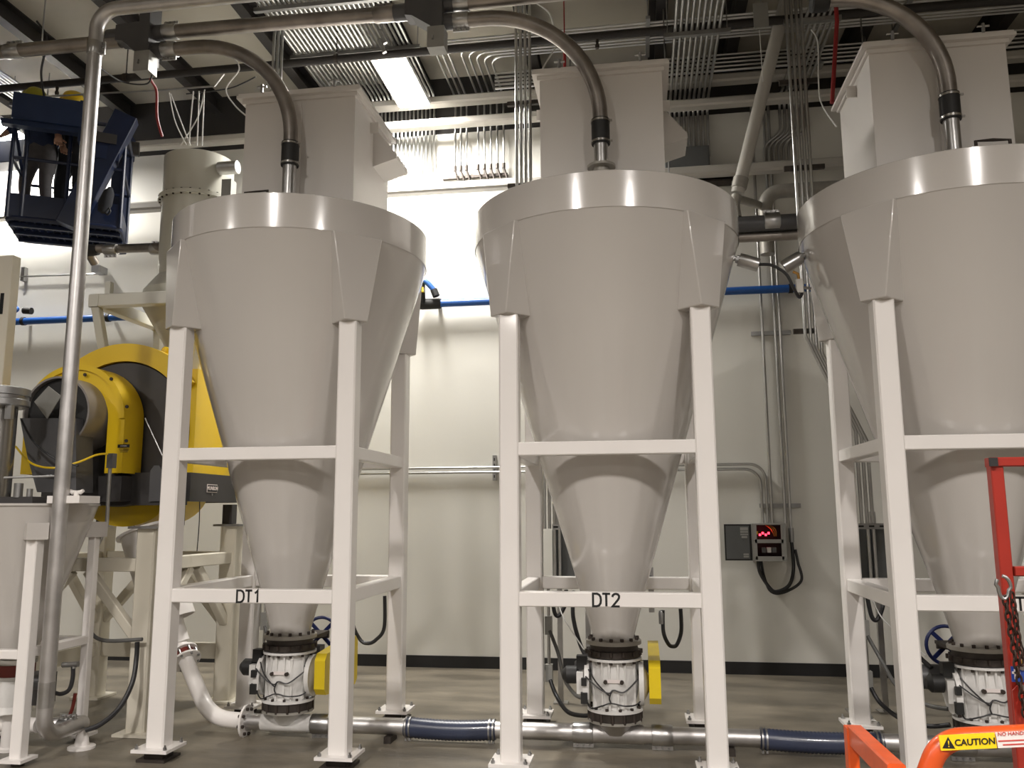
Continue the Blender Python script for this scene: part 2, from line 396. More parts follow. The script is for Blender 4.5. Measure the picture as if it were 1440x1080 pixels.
copy_tree(flt, (TX[2]-TX[0], 0, 0), 'white square filter box on the tank behind the orange rail')

# ------------------------------------------------------------------ gate valve + rotary valve under each tank
def make_gate(x, label):
    c = Vector((x, TY, 0))
    t = thing('gate_valve', label, 'gate valve', (x, TY, .60), 'gate valves below the tanks')
    MB().lathe([(.19, .70), (.19, .725), (.14, .732)], c, n=40).build('upper_flange', 'flange_grey', t)
    b = MB(); bolts(b, c+Vector((0, 0, .725)), (0, 0, 1), .165, 14, .012, .022); b.build('bolt_ring', 'rust_bolt', t)
    MB().lathe([(.165, .66), (.165, .70)], c, n=40).box((x, TY+.24, .68), (.26, .42, .022)).build('gate_body', 'dark_iron', t)
    MB().lathe([(.185, .618), (.185, .66)], c, n=40).build('lower_flange', 'dark_iron', t)
    b = MB(); bolts(b, c+Vector((0, 0, .632)), (0, 0, 1), .188, 14, .012, .03); b.build('bolt_ring', 'rust_bolt', t)
    wy = TY+.62
    MB().beam((x-.10, TY+.2, .68), (x-.06, wy-.04, .64), .02, .03).beam((x+.10, TY+.2, .68), (x+.06, wy-.04, .64), .02, .03).box((x, wy-.05, .64), (.16, .03, .05)).build('yoke', 'dark_iron', t)
    MB().tube([(x, TY+.2, .64), (x, wy+.04, .632)], .012, 8).build('stem', 'steel', t)
    w = MB(); ring = [(x+.135*math.cos(a), wy, .632+.135*math.sin(a)) for a in [2*math.pi*k/32 for k in range(32)]]
    w.tube(ring, .013, 8, closed=True); w.lathe([(.028, -.02), (.028, .02)], (x, wy, .632), (0, 1, 0), 16)
    for k in range(4):
        a = math.pi/4+k*math.pi/2; w.beam((x+.02*math.cos(a), wy, .632+.02*math.sin(a)), (x+.13*math.cos(a), wy, .632+.13*math.sin(a)), .012, .03, up=(-math.sin(a), 0, math.cos(a)))
    w.build('handwheel', 'wheel_blue', t)
    return t
def make_rotary(x, label):
    c = Vector((x, TY, 0)); z0, z1 = .262, .612
    t = thing('rotary_valve', label, 'rotary valve', (x, TY, .19), 'rotary airlock valves on the conveying line')
    MB().lathe([(.19, z1-.016), (.19, z1), (.12, z1)], c, n=48, cap1=False).build('flange', 'cast_white', t)
    MB().lathe([(.19, z0), (.19, z0+.016), (.15, z0+.02)], c, n=48, cap1=False).build('flange', 'cast_white', t)
    MB().lathe([(.150, z0+.01), (.142, z0+.05), (.155, z0+.09), (.168, .437), (.155, z1-.09), (.145, z1-.05), (.15, z1-.01)], c, n=48).build('body', 'cast_white', t, ang=50)
    for a in (-150, -118, -100, -80, -62, -30):
        aa = math.radians(a); q = c + Vector((math.cos(aa)*.152, math.sin(aa)*.152, .437)); MB().box(q, (.03, .012, z1-z0-.04), rz=aa).build('rib', 'cast_white', t)
    MB().lathe([(.13, -.17), (.145, -.168), (.145, -.2), (.12, -.2), (.05, -.235)], (x, TY, .437), (1, 0, 0), n=32).build('end_cover', 'cast_white', t)
    MB().lathe([(.13, .17), (.145, .168), (.145, .2), (.12, .2), (.05, .235)], (x, TY, .437), (1, 0, 0), n=32).build('end_cover', 'cast_white', t)
    MB().tube([(x+.2, TY, .437), (x+.26, TY, .437)], .035, 14).build('shaft', 'steel', t)
    b = MB(); bolts(b, c+Vector((0, 0, z0+.016)), (0, 0, 1), .17, 12, .011, .016); bolts(b, c+Vector((0, 0, z1-.034)), (0, 0, 1), .17, 12, .011, .018, .2)
    for dx in (-.055, .055): b.lathe([(.014, 0), (.014, .02)], (x+dx, TY-.166, .47), (0, -1, 0), 8)
    b.build('bolt_ring', 'rust_bolt', t)
    MB().box((x, TY-.172, .475), (.085, .008, .022)).build('name_plate', 'sticker_white', t)
    MB().lathe([(.178, .205), (.178, .258)], c, n=40).build('gasket_ring', 'dark_iron', t)
    b = MB(); bolts(b, c+Vector((0, 0, .196)), (0, 0, 1), .176, 14, .013, .062); b.build('stud_ring', 'rust_bolt', t)
    MB().lathe([(.185, .188), (.185, .204)], c, n=40).build('lower_flange', 'flange_grey', t)
    # chain guard
    gx = x+.235; yz = [(-.11, .36), (-.07, .315), (.55, .27), (.60, .31), (.60, .60), (.55, .64), (-.07, .60), (-.11, .555)]
    MB().prism([(gx, TY+a, b_) for a, b_ in yz], (.078, 0, 0)).build('chain_guard', 'guard_yellow', t, ang=20)
    mo = MB().lathe([(.05, 0), (.08, .03), (.085, .10), (.085, .48), (.07, .5)], (gx-.54, TY+.40, .45), (1, 0, 0), n=24).box((gx-.2, TY+.40, .55), (.12, .10, .07)).build('motor', 'machine_grey', t)
    MB().box((gx-.2, TY+.40, .32), (.22, .14, .1)).build('motor_foot', 'machine_grey', t)
    # solenoid block on the left end
    MB().box((x-.23, TY-.10, .45), (.045, .05, .14)).box((x-.19, TY-.13, .40), (.04, .04, .10)).build('air_block', 'cast_white', t)
    MB().lathe([(.02, 0), (.06, .02), (.06, .09), (.03, .12)], (x-.235, TY-.04, .49), (-1, 0, 0), n=18).box((x-.22, TY-.04, .575), (.07, .07, .09)).box((x-.20, TY-.155, .465), (.035, .03, .05)).box((x-.20, TY-.15, .36), (.045, .04, .07)).build('solenoid', 'rubber', t)
    hs = MB(); fy = TY-.178
    hs.tube(spline([(x-.19, TY-.15, .50), (x-.10, fy, .43), (x-.035, fy-.004, .40), (x+.0, fy-.004, .42), (x+.07, fy, .41), (x+.16, TY-.11, .48)]), .005, 6)
    hs.tube(spline([(x-.19, TY-.15, .37), (x-.16, TY-.12, .29), (x-.08, fy+.01, .315), (x-.02, fy, .335), (x+.08, fy, .32), (x+.165, TY-.11, .33), (x+.2, TY-.07, .43), (x+.16, TY-.11, .52)]), .005, 6)
    hs.tube(spline([(x-.02, fy, .335), (x-.03, fy-.004, .37), (x-.01, fy-.004, .42)]), .005, 6)
    hs.tube(spline([(x-.17, TY-.12, .54), (x-.12, fy+.01, .47), (x-.05, fy-.002, .40), (x-.03, fy, .385)]), .005, 6)
    hs.build('air_hose', 'cable', t)
    return t
gate1 = make_gate(TX[0], 'flanged gate valve with blue handwheel under the tank lettered DT1')
copy_tree(gate1, (TX[1]-TX[0], 0, 0), 'flanged gate valve under the tank lettered DT2')
copy_tree(gate1, (TX[2]-TX[0], 0, 0), 'flanged gate valve with blue handwheel behind the red frame')
rot1 = make_rotary(TX[0], 'white cast rotary valve with yellow guard under the tank lettered DT1')
copy_tree(rot1, (TX[1]-TX[0], 0, 0), 'white cast rotary valve with yellow guard under the tank lettered DT2')
copy_tree(rot1, (TX[2]-TX[0], 0, 0), 'white cast rotary valve behind the red frame and chain')

# ------------------------------------------------------------------ conveying line along the floor
CZ, CR = .10, .057
def coupling(mb, c, axis, L=.14, r=.064):
    c, a = vec(c), vec(axis).normalized(); mb.lathe([(r, -L/2), (r+.003, -L/2+.006), (r+.003, L/2-.006), (r, L/2)], c, a, 24)
def coupling_part(c, axis, parent, L=.14, r=CR+.009, below=(0, 0, -1), m='galvanized'):
    c, a, b = vec(c), vec(axis).normalized(), vec(below)
    mb = MB(); coupling(mb, c, a, L, r); w = a.cross(b).normalized()
    mb.box(c+b*(r+.014), (1, 1, 1), M=Matrix((a*L, w*.012, b*.03)).transposed())
    o = mb.build('coupling', m, parent)
    for k in (-1, 0, 1): MB().tube([c+b*(r+.016)+a*k*L*.3-w*.02, c+b*(r+.016)+a*k*L*.3+w*.02], .008, 6).build('bolt', 'steel', o)
    return o
line = thing('conveying_pipe', 'silver conveying pipe with couplings along the floor under the tanks', 'pipe', (0, TY, 0))
xa = lambda px, Y=TY: P(px, 1025, Y).x
segs = [(xa(346), xa(574)), (xa(692), xa(1072)), (xa(1236), 5.2)]
for a, b in segs: MB().tube([(a, TY, CZ), (b, TY, CZ)], CR, 24).build('pipe_run', 'aluminium_pipe', line)
for t_ in TX: MB().lathe([(.075, .10), (.12, .17), (.15, .188)], (t_, TY, 0), n=32).tube([(t_-.19, TY, CZ), (t_+.19, TY, CZ)], CR+.006, 24).build('drop_tee', 'cast_white' if t_ == TX[0] else 'aluminium_pipe', line)
for px in (452, 820, 931, 1351): coupling_part((xa(px), TY, CZ), (1, 0, 0), line)
for x in (-1.8, -.9, .55, 1.5): MB().box((x, TY, .022), (.05, .16, .044)).build('pipe_saddle', 'dark_iron', line)
def hose(x0, x1, label, sag):
    mb = MB(); L = x1-x0; n = int(L/.012)
    pts = []; rs = []
    for i in range(n+1):
        q = i/n; pts.append((x0+L*q, TY-.008*math.sin(math.pi*q), CZ - sag*math.sin(math.pi*q))); rs.append(CR+.008+(.006 if i % 2 else 0))
    mb.tube(pts, rs, 20)
    t = thing('flex_hose', label, 'hose', (x0, TY, 0), 'ribbed blue hoses of the conveying pipe')
    mb.build('hose_body', 'hose_blue', t, ang=80)
    for xx in (x0+.012, x0+.04, x1-.012, x1-.04): MB().lathe([(CR+.016, -.006), (CR+.016, .006)], (xx, TY, CZ), (1, 0, 0), 24).box((xx, TY-.02, CZ-CR-.02), (.014, .03, .018)).build('hose_clamp', 'steel', t)
hose(xa(570), xa(697), 'ribbed blue grey hose between the tanks lettered DT1 and DT2', .012)
hose(xa(1068), xa(1240), 'ribbed blue grey hose beside the orange rail', .012)

# white inlet bend with flanges at DT1
el = thing('inlet_bend', 'white painted pipe bend with bolted flanges joining the floor line', 'pipe', (-3.2, TY, 0))
pth = fillet([P(262, 930, 6.35), (-3.2, 6.12, CZ), (xa(348), TY, CZ)], .40, 14)
MB().tube([pth[0]]+pth[1:], .058, 24).build('bend', 'frame_paint', el)
d0 = (pth[1]-pth[0]).normalized()
q0 = pth[0]
MB().lathe([(.115, 0), (.115, .016)], (xa(347), TY, CZ), (-1, 0, 0), 32).build('flange', 'frame_paint', el)
b = MB(); bolts(b, (xa(347)-.016, TY, CZ), (-1, 0, 0), .09, 8, .012, .016); bolts(b, (xa(347), TY, CZ), (1, 0, 0), .09, 8, .012, .016); b.build('bolt_ring', 'rust_bolt', el)
MB().lathe([(.115, .0), (.115, .016)], q0, -d0, 32).build('flange', 'frame_paint', el)
MB().lathe([(.085, .016), (.085, .075)], q0, -d0, 32).build('gasket_ring', 'gasket_red', el)
b = MB(); bolts(b, q0+d0*.012, -d0, .098, 8, .010, .11); b.build('bolt_ring', 'steel', el)
MB().lathe([(.115, .075), (.115, .09)], q0, -d0, 32).build('flange', 'frame_paint', el)
chute_top = q0 - d0*.09
MB().tube([chute_top, chute_top-d0*.12], .062, 24).build('stub', 'frame_paint', el)
# ------------------------------------------------------------------ overhead conveying pipes
OY = 5.75
def ov(px, py, Y=OY): return P(px, py, Y)
# feed riser with long bends
VX, VY = -3.87, 5.2
ris = thing('riser_pipe', 'tall silver riser pipe with bends beside the small hopper', 'pipe', (VX, VY, 0))
zt_ = P(200, 8, VY).z
top = fillet([(VX, VY, 3.2), (VX, VY, zt_), (P(480, -22, VY).x, VY, zt_)], .16, 14)
MB().tube(top, .05, 24).build('upper_bend', 'aluminium_pipe', ris)
e1 = PZ(117, 1016, .17)
low = fillet([(VX, VY, 3.2), (VX, VY, .17), e1], .13, 14)
MB().tube(low, .05, 24).build('lower_bend', 'aluminium_pipe', ris)
MB().lathe([(.052, -.012), (.052, .012)], (VX, VY, 3.18), n=24).build('joint_band', 'aluminium_pipe', ris)
MB().lathe([(.052, 0), (.052, .16)], (VX, VY, .36), n=24).build('sleeve', 'galvanized', ris)
coupling_part((VX, VY, P(146, 68, VY).z), (0, 0, 1), ris, .10, .054, (1, 0, 0))
for q in (VX+.9, VX+1.9): MB().box((q, VY, (zt_+.05+ZC)/2), (.016, .016, ZC-zt_-.05)).build('hanger_rod', 'steel', ris)
MB().lathe([(.09, 0), (.09, .015), (.05, .02), (.03, .13)], (e1.x, e1.y, 0), n=20).build('pipe_foot', 'frame_paint', ris)
# horizontal main to the first diverter, then to the second
ZO = ov(300, 40).z
def line_x(px): return ov(px, 45).x
def zat(px, py): return ov(px, py).z
ZM = (ov(60, 68).z+ov(480, 30).z)/2
m1 = thing('overhead_pipe', 'grey overhead conveying pipe running past the riser to the first diverter', 'pipe', (line_x(40), OY, ZM-.06), 'overhead conveying pipes')
MB().tube([(-7.5, OY, ov(60, 68).z), (line_x(170), OY, ov(60, 68).z)], .055, 24).build('pipe_run', 'dark_pipe', m1)
coupling_part((line_x(22), OY, ov(60, 68).z), (1, 0, 0), m1, .14, .058, (0, 0, 1))
MB().tube([(line_x(60), OY, ov(60, 68).z+.05), (line_x(60), OY, ZC)], .006, 6).build('hanger_rod', 'steel', m1)
def diverter(px, label, zin, pxm, pz_out_hi, pz_out_lo):
    """Y diverter: inlet left, straight outlet up right, branch outlet lower right"""
    x0 = line_x(px); x1 = line_x(pxm)
    t = thing('diverter_valve', label, 'diverter valve', (x0, OY, zin-.4), 'Y diverter valves on the overhead pipes')
    MB().prism([(x0, OY-.07, zin-.065), (x0, OY-.07, zin+.065), (x1, OY-.07, pz_out_hi+.075), (x1, OY-.07, pz_out_lo-.075), (x0+.25*(x1-x0), OY-.07, zin-.075)], (0, .14, 0)).build('body', 'machine_grey', t, ang=20)
    MB().lathe([(.064, -.10), (.064, .02)], (x0, OY, zin), (1, 0, 0), 24).build('inlet_collar', 'machine_grey', t)
    xm = x1+.03
    MB().box((xm, OY-.02, zin-.02), (.09, .16, .50)).build('slide_plate', 'machine_grey', t)
    MB().box((xm, OY-.05, zin-.29), (.13, .12, .17)).build('actuator_box', 'box_steel', t)
    MB().box((xm-.02, OY-.118, zin-.3), (.012, .02, .03)).build('actuator_knob', 'steel', t)
    for z in (pz_out_hi, pz_out_lo):
        MB().lathe([(.062, 0), (.062, .09)], (xm+.04, OY, z), (1, 0, 0), 24).build('outlet_collar', 'machine_grey', t)
        coupling_part((xm+.17, OY, z), (1, 0, 0), t, .12, .060, (0, 0, 1) if z == pz_out_hi else (0, 0, -1))
    MB().tube([(xm, OY, zin+.2), (xm, OY, ZC)], .008, 6).build('hanger_rod', 'steel', t)
    return xm+.12
zi1 = ov(160, 53).z; hi1 = ov(250, 44).z; lo1 = ov(250, 69).z
xo1 = diverter(170, 'dark Y diverter valve between the riser pipe and the first tank bend', zi1, 208, hi1, lo1)
zi2 = ov(540, 20).z; hi2 = ov(650, 5).z; lo2 = ov(650, 29).z
xo2 = diverter(572, 'dark Y diverter valve above the glowing ceiling light', zi2, 612, hi2, lo2)
m2 = thing('overhead_pipe', 'grey overhead conveying pipe between the two dark diverter valves', 'pipe', ((xo1+line_x(540))/2, OY, hi1-.06), 'overhead conveying pipes')
MB().tube([(xo1, OY, hi1), (line_x(560), OY, zi2)], .055, 24).build('pipe_run', 'dark_pipe', m2)
coupling_part((line_x(540), OY, zi2), (1, 0, 0), m2, .16, .059, (0, 0, 1), 'dark_pipe')
m3 = thing('overhead_pipe', 'grey overhead conveying pipe running on towards the third tank', 'pipe', (.5, OY, hi2-.06), 'overhead conveying pipes')
MB().tube([(xo2, OY, hi2), (1.35, OY, hi2+.02)], .055, 24).build('pipe_run', 'dark_pipe', m3)
def drop(x, start, label, rad):
    t = thing('drop_bend', label, 'pipe', (x, OY, 4.2), 'long bends dropping into the tanks')
    MB().tube(fillet([start, (x, OY, start.z), (x, OY, 4.40)], rad, 20), .055, 24).build('bend', 'dark_pipe', t)
    MB().lathe([(.066, 4.215), (.066, 4.405)], (x, OY, 0), n=28).build('rubber_sleeve', 'rubber', t)
    for z in (4.232, 4.388):
        MB().lathe([(.070, -.008), (.070, .008)], (x, OY, z), n=28).box((x+.07, OY-.02, z), (.03, .012, .014)).build('hose_clamp', 'stainless', t)
drop(TX[0], Vector((xo1, OY, lo1)), 'long grey pipe bend dropping into the tank lettered DT1', .82)
drop(TX[1], Vector((xo2, OY, lo2)), 'long grey pipe bend dropping into the tank lettered DT2', .86)
drop(TX[2], Vector((1.42, OY, ov(1240, -8).z)), 'long grey pipe bend dropping into the tank behind the orange rail', .8)
dv3 = thing('pipe_end', 'open pipe collar with black ring at the top of the third bend', 'pipe', (1.4, OY, 5.2))
MB().lathe([(.075, -.06), (.085, -.05), (.085, .05), (.075, .06)], (1.36, OY, ov(1240, -8).z), (1, 0, 0), 24).build('collar', 'rubber', dv3)
MB().tube([(1.36, OY, ov(1240, -8).z+.07), (1.36, OY, ZC)], .008, 6).build('hanger_rod', 'steel', dv3)
# ------------------------------------------------------------------ small hopper at the left edge
hc = Vector((-4.33, 5.49, 0)); hs2 = .31
sh = thing('small_hopper', 'small white conical hopper on thin legs beside the riser pipe', 'hopper', hc)
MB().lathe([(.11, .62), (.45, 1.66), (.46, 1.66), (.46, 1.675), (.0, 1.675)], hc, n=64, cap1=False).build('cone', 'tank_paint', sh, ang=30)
for sx in (-1, 1):
    for sy in (-1, 1):
        lx, ly = hc.x+sx*hs2, hc.y+sy*hs2
        MB().beam((lx, ly, .05), (lx, ly, 1.44), .08 if sy < 0 else .06, .08 if sy < 0 else .06).build('leg', 'frame_paint', sh, ang=30)
        MB().box((lx, ly, .04), (.16, .16, .02)).build('base_plate', 'frame_paint', sh)
        MB().lathe([(.04, 0), (.04, .03)], (lx, ly, 0), n=12).build('load_cell', 'dark_iron', sh)
        rd = Vector((sx, sy, 0)).normalized()
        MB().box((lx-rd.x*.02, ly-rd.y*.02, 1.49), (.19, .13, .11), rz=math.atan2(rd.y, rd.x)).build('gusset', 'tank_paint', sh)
g = hs2-.04
for sx in (-1, 1): MB().beam((hc.x+sx*hs2, hc.y-g, .70), (hc.x+sx*hs2, hc.y+g, .70), .06, .06).build('side_beam', 'frame_paint', sh)
for sy in (-1, 1): MB().beam((hc.x-g, hc.y+sy*hs2, .69), (hc.x+g, hc.y+sy*hs2, .69), .06, .06).build('cross_beam', 'frame_paint', sh)
hv = thing('rotary_valve', 'small dark rotary valve under the small hopper', 'rotary valve', (hc.x, hc.y, .15))
MB().lathe([(.13, .58), (.13, .61)], hc, n=28).build('flange', 'flange_grey', hv)
MB().lathe([(.12, .50), (.12, .58)], hc, n=28).build('gasket_ring', 'gasket_red', hv)
MB().lathe([(.13, .26), (.10, .3), (.11, .4), (.10, .47), (.13, .50)], hc, n=28).build('body', 'cast_white', hv)
MB().box((hc.x+.2, hc.y-.02, .42), (.16, .14, .2)).build('motor', 'drum_grey', hv)
MB().lathe([(.05, 0), (.05, .1)], (hc.x+.24, hc.y-.12, .48), (1, 0, 0), 16).build('motor_cap', 'machine_grey', hv)
MB().lathe([(.07, .0), (.07, .02), (.06, .03), (.06, .26)], (hc.x, hc.y, 0), n=24).tube([(hc.x-1.2, hc.y, .17), (hc.x+.2, hc.y, .17)], .05, 20).build('drop_tee', 'frame_paint', hv)
MB().tube([(hc.x+.2, hc.y, .17), (e1.x-.02, e1.y+.02, .17)], .045, 20).build('outlet_pipe', 'aluminium_pipe', hv)
coupling_part((hc.x+.42, hc.y+.005, .17), (1, 0, 0), hv, .12, .052, (0, 0, 1))
# stainless vent canister on the small hopper
vc = P(-6, 620, 5.45); vt = thing('vent_canister', 'round stainless vent canister with banded lid on the small hopper', 'vent filter', (vc.x, 5.45, 1.675))
zl0, zl1 = P(20, 568, 5.3).z, P(20, 540, 5.3).z
MB().lathe([(.125, 1.675), (.125, zl0)], (vc.x, 5.45, 0), n=36).build('canister', 'stainless', vt)
MB().lathe([(.19, zl0), (.2, zl0+.01), (.2, zl0+.05), (.19, zl0+.055), (.19, zl0+.08), (.2, zl0+.085), (.2, zl1-.01), (.18, zl1)], (vc.x, 5.45, 0), n=36).build('lid', 'steel', vt)
MB().box((vc.x+.165, 5.36, zl0-.05), (.05, .03, .1)).build('latch', 'steel', vt)
ht = thing('hatch', 'flat white hatch with wing nut on the small hopper', 'hatch', (P(110, 700, 5.3).x, 5.3, 1.675))
hx = P(104, 700, 5.3).x
MB().box((hx, 5.3, 1.70), (.24, .22, .05)).build('cover', 'frame_paint', ht)
MB().lathe([(.018, 0), (.018, .03)], (hx+.06, 5.24, 1.725), n=10).tube([(hx+.01, 5.24, 1.76), (hx+.03, 5.24, 1.748), (hx+.06, 5.24, 1.752), (hx+.09, 5.24, 1.748), (hx+.11, 5.24, 1.76)], [.012, .016, .008, .016, .012], 8).build('wing_nut', 'frame_paint', ht)
fl = thing('valve_block', 'dark valve block with fittings on top of the small hopper', 'valve', (-4.3, 5.4, 1.675))
MB().box((-4.36, 5.42, 1.70), (.3, .12, .05)).build('block', 'drum_grey', fl)
MB().lathe([(.03, 0), (.03, .10)], (-4.34, 5.38, 1.72), n=14).build('regulator', 'steel', fl)
MB().lathe([(.02, 0), (.02, .06)], (-4.25, 5.38, 1.72), n=12).build('fitting', 'steel', fl)
MB().tube([(-4.46, 5.38, 1.86), (-4.0, 5.4, 1.87)], .008, 8).build('air_tube', 'steel', fl)
po = thing('frame_post', 'slotted white steel post behind the stainless vent canister', 'post', (-5.0, 6.2, 0))
pxp = P(4, 450, 6.2).x; zpt = P(10, 362, 6.2).z
MB().beam((pxp, 6.2, 0.02), (pxp, 6.2, zpt), .17, .10).build('post', 'machine_paint', po)
MB().box((pxp, 6.2, .01), (.26, .22, .02)).build('base_plate', 'machine_paint', po)
MB().box((pxp+.02, 6.147, zpt-.42), (.03, .008, .18)).build('slot', 'window_grey', po)

# ------------------------------------------------------------------ yellow rotary mixer on its white stand
MX, MZ = -4.24, 2.26
mx = thing('rotary_mixer', 'yellow rotary drum mixer with grey inlet drum behind the riser pipe', 'mixer', (MX, 6.8, 1.5))
def arch(cx, cz, r, y, zb, n=28):
    pts = [(cx+r*math.cos(math.pi*k/n), y, cz+r*math.sin(math.pi*k/n)) for k in range(n+1)]
    return pts + [(cx-r, y, zb), (cx+r, y, zb)]
MB().prism(arch(MX, MZ, .62, 6.5, 1.93), (0, .88, 0)).build('housing', 'yellow', mx, ang=25)
MB().box((MX+.005, 6.89, 2.36), (1.28, 1.0, .86)).build('side_housing', 'yellow', mx, ang=25)
MB().box((-3.603, 6.62, 2.36), (.006, .03, .8)).build('door_seam', 'drum_grey', mx)
MB().lathe([(.0, 0), (.59, 0), (.60, .012), (.60, .1)], (MX, 6.36, MZ), (0, 1, 0), 64, cap0=False).build('drum', 'drum_grey', mx, ang=30)
an = [math.radians(33+(206-33)*k/56) for k in range(57)]
ringp = lambda r: [(MX+r*math.cos(a), 6.34, MZ+r*math.sin(a)) for a in an]
o_, i_ = ringp(.755), ringp(.605)[::-1]
rgm = MB(); vs = []
for a in an: vs += [(MX+r*math.cos(a), y, MZ+r*math.sin(a)) for r, y in ((.605, 6.34), (.755, 6.34), (.755, 6.5), (.605, 6.5))]
rgm.add(vs, [(4*k+j, 4*k+(j+1) % 4, 4*k+4+(j+1) % 4, 4*k+4+j) for k in range(56) for j in range(4)] + [(0, 1, 2, 3), (224, 225, 226, 227)])
rgm.build('drum_ring', 'yellow', mx, ang=30)
MB().lathe([(.02, 0), (.035, .012), (.035, .03), (.02, .04)], (P(229, 492, 6.4).x, 6.42, P(229, 492, 6.4).z), (0, 1, 0), 16).build('lifting_eye', 'yellow', mx)
# inlet guard and inlet drum
GX, GZ = P(118, 592, 6.2).x, P(118, 592, 6.2).z
o_ = arch(GX, GZ, .44, 6.08, 1.92); i_ = arch(GX, GZ, .295, 6.08, 1.92)
gb = MB(); m_ = len(o_)
vs = [(p[0], y, p[2]) for y in (6.08, 6.34) for p in o_] + [(p[0], y, p[2]) for y in (6.08, 6.34) for p in i_]
A, B, C_, D_ = 0, m_, 2*m_, 3*m_; fs = []
for k in range(m_-1):
    if k == m_-2: continue
    fs += [(A+k, A+k+1, B+k+1, B+k), (C_+k, D_+k, D_+k+1, C_+k+1), (A+k, C_+k, C_+k+1, A+k+1), (B+k, B+k+1, D_+k+1, D_+k)]
fs += [(A+m_-1, A+0, C_+0, C_+m_-1), (B+m_-1, D_+m_-1, D_+0, B+0), (A+m_-1, B+m_-1, B+0, A+0), (C_+m_-1, C_+0, D_+0, D_+m_-1)]
gb.add(vs, fs); gb.build('chain_guard', 'yellow', mx, ang=25)
gl = MB()
gl.add([(p[0]*1, y, p[2]) for y in (6.06, 6.08) for p in arch(GX, GZ, .445, 0, 1.92)[:29]] + [(GX+(p[0]-GX)*.9, y, GZ+(p[2]-GZ)*.9) for y in (6.06, 6.08) for p in arch(GX, GZ, .445, 0, 1.92)[:29]],
       [f for k in range(28) for f in ((k, k+1, 58+k+1, 58+k), (k, 29+k, 30+k, k+1), (58+k, 58+k+1, 87+k+1, 87+k))])
gl.build('guard_lip', 'yellow', mx)
for px, py in ((179, 572), (178, 620), (120, 527), (157, 533)):
    q = P(px, py, 6.06); MB().lathe([(.014, 0), (.014, .01)], q, (0, -1, 0), 8).build('bolt', 'rust_bolt', mx)
q = P(172, 627, 6.06)
ws = MB().box((q.x, 6.077, q.z), (.10, .004, .026)).build('caution_strip', 'ink_black', mx)
text('printing', 'CAUTION', .012, (q.x, 6.0745, q.z), 'sticker_white', ws)
for k in range(3): MB().box((q.x+.004, 6.079, q.z-.024-.011*k), (.085-.01*k, .002, .004)).build('print_line', 'ink_black', ws)
MB().lathe([(.285, .38), (.285, 0), (.27, 0), (.27, .34), (0, .34)], (GX, 5.86, GZ+.03), (0, 1, 0), 48, cap0=False, cap1=False).build('inlet_drum', 'inlet_grey', mx)
MB().lathe([(.268, .0), (.0, .005)], (GX, 5.90, GZ+.03), (0, 1, 0), 40, cap0=False, cap1=False).build('drum_opening', 'ink_black', mx)
a = [P(28, 588, 5.82), P(107, 588, 5.82), P(107, 692, 5.82), P(52, 692, 5.82), P(38, 640, 5.82)]
MB().prism(a, (0, .2, 0)).build('inlet_chute', 'machine_grey', mx, ang=20)
dia = [P(48, 565, 5.78), P(68, 543, 5.72), P(86, 557, 5.74), P(66, 589, 5.80)]
MB().prism(dia, (0, .006, 0)).build('diamond_plate', 'box_steel', mx, ang=20)
# dark base frame
zb0, zb1 = 1.67, 1.93
MB().box((-4.22, 6.30, (zb0+zb1)/2), (1.24, .08, zb1-zb0)).build('base_front', 'drum_grey', mx)
sd = MB().box((-3.60, 6.86, (1.70+1.93)/2), (.06, 1.08, .23)).build('base_side', 'drum_grey', mx)
MB().box((-4.84, 6.86, (1.70+1.93)/2), (.06, 1.08, .23)).build('base_side', 'drum_grey', mx)
MB().box((-4.22, 7.38, (1.70+1.93)/2), (1.24, .06, .23)).build('base_rear', 'drum_grey', mx)
q = PX(298, 687, -3.57)
pl = MB().box((-3.568, q.y, q.z), (.004, .17, .068)).build('maker_plate', 'sticker_white', mx)
MB().box((-3.5655, q.y, q.z), (.003, .158, .056)).build('plate_field', 'ink_black', pl)
text('maker_lettering', 'MUNSON', .042, (-3.5635, q.y, q.z), 'sticker_white', pl, X=(0, 1, 0), Y=(0, 0, 1), bold=.0012)
MB().lathe([(.010, 0), (.010, .006)], (-3.57, q.y, q.z-.05), (1, 0, 0), 8).build('rivet', 'steel', pl)
lg = P(217, 672, 6.22)
MB().prism([(lg.x-.05, 6.24, 1.7), (lg.x+.05, 6.24, 1.7), (lg.x+.05, 6.24, lg.z+.06), (lg.x+.02, 6.24, lg.z+.1), (lg.x-.02, 6.24, lg.z+.1), (lg.x-.05, 6.24, lg.z+.06)], (0, .02, 0)).build('lifting_lug', 'machine_grey', mx)
MB().box((P(150, 685, 6.1).x, 6.2, 1.8), (.22, .16, .2)).build('drive_gearbox', 'drum_grey', mx)
MB().prism(arch(MX, 1.80, .42, 6.48, 1.8, 20)[:21], (0, .6, 0)).build('trough', 'yellow', mx)
for v in mx.children:
    if v.name.startswith('trough'):
        for q in v.data.vertices: q.co.z = 2*(1.80-1.5) - q.co.z if True else 0
        for q in v.data.vertices: q.co.z = .30 - (.30 - q.co.z)*.72
MB().tube([P(204, 588, 6.33), P(229, 642, 6.30)], .006, 6).build('guard_rod', 'steel', mx)
for lx, ly in ((-3.66, 6.3), (-3.62, 7.1), (-4.84, 6.3), (-4.84, 7.1)): MB().box((lx, ly, 1.595), (.09, .09, .17)).build('foot', 'drum_grey', mx)

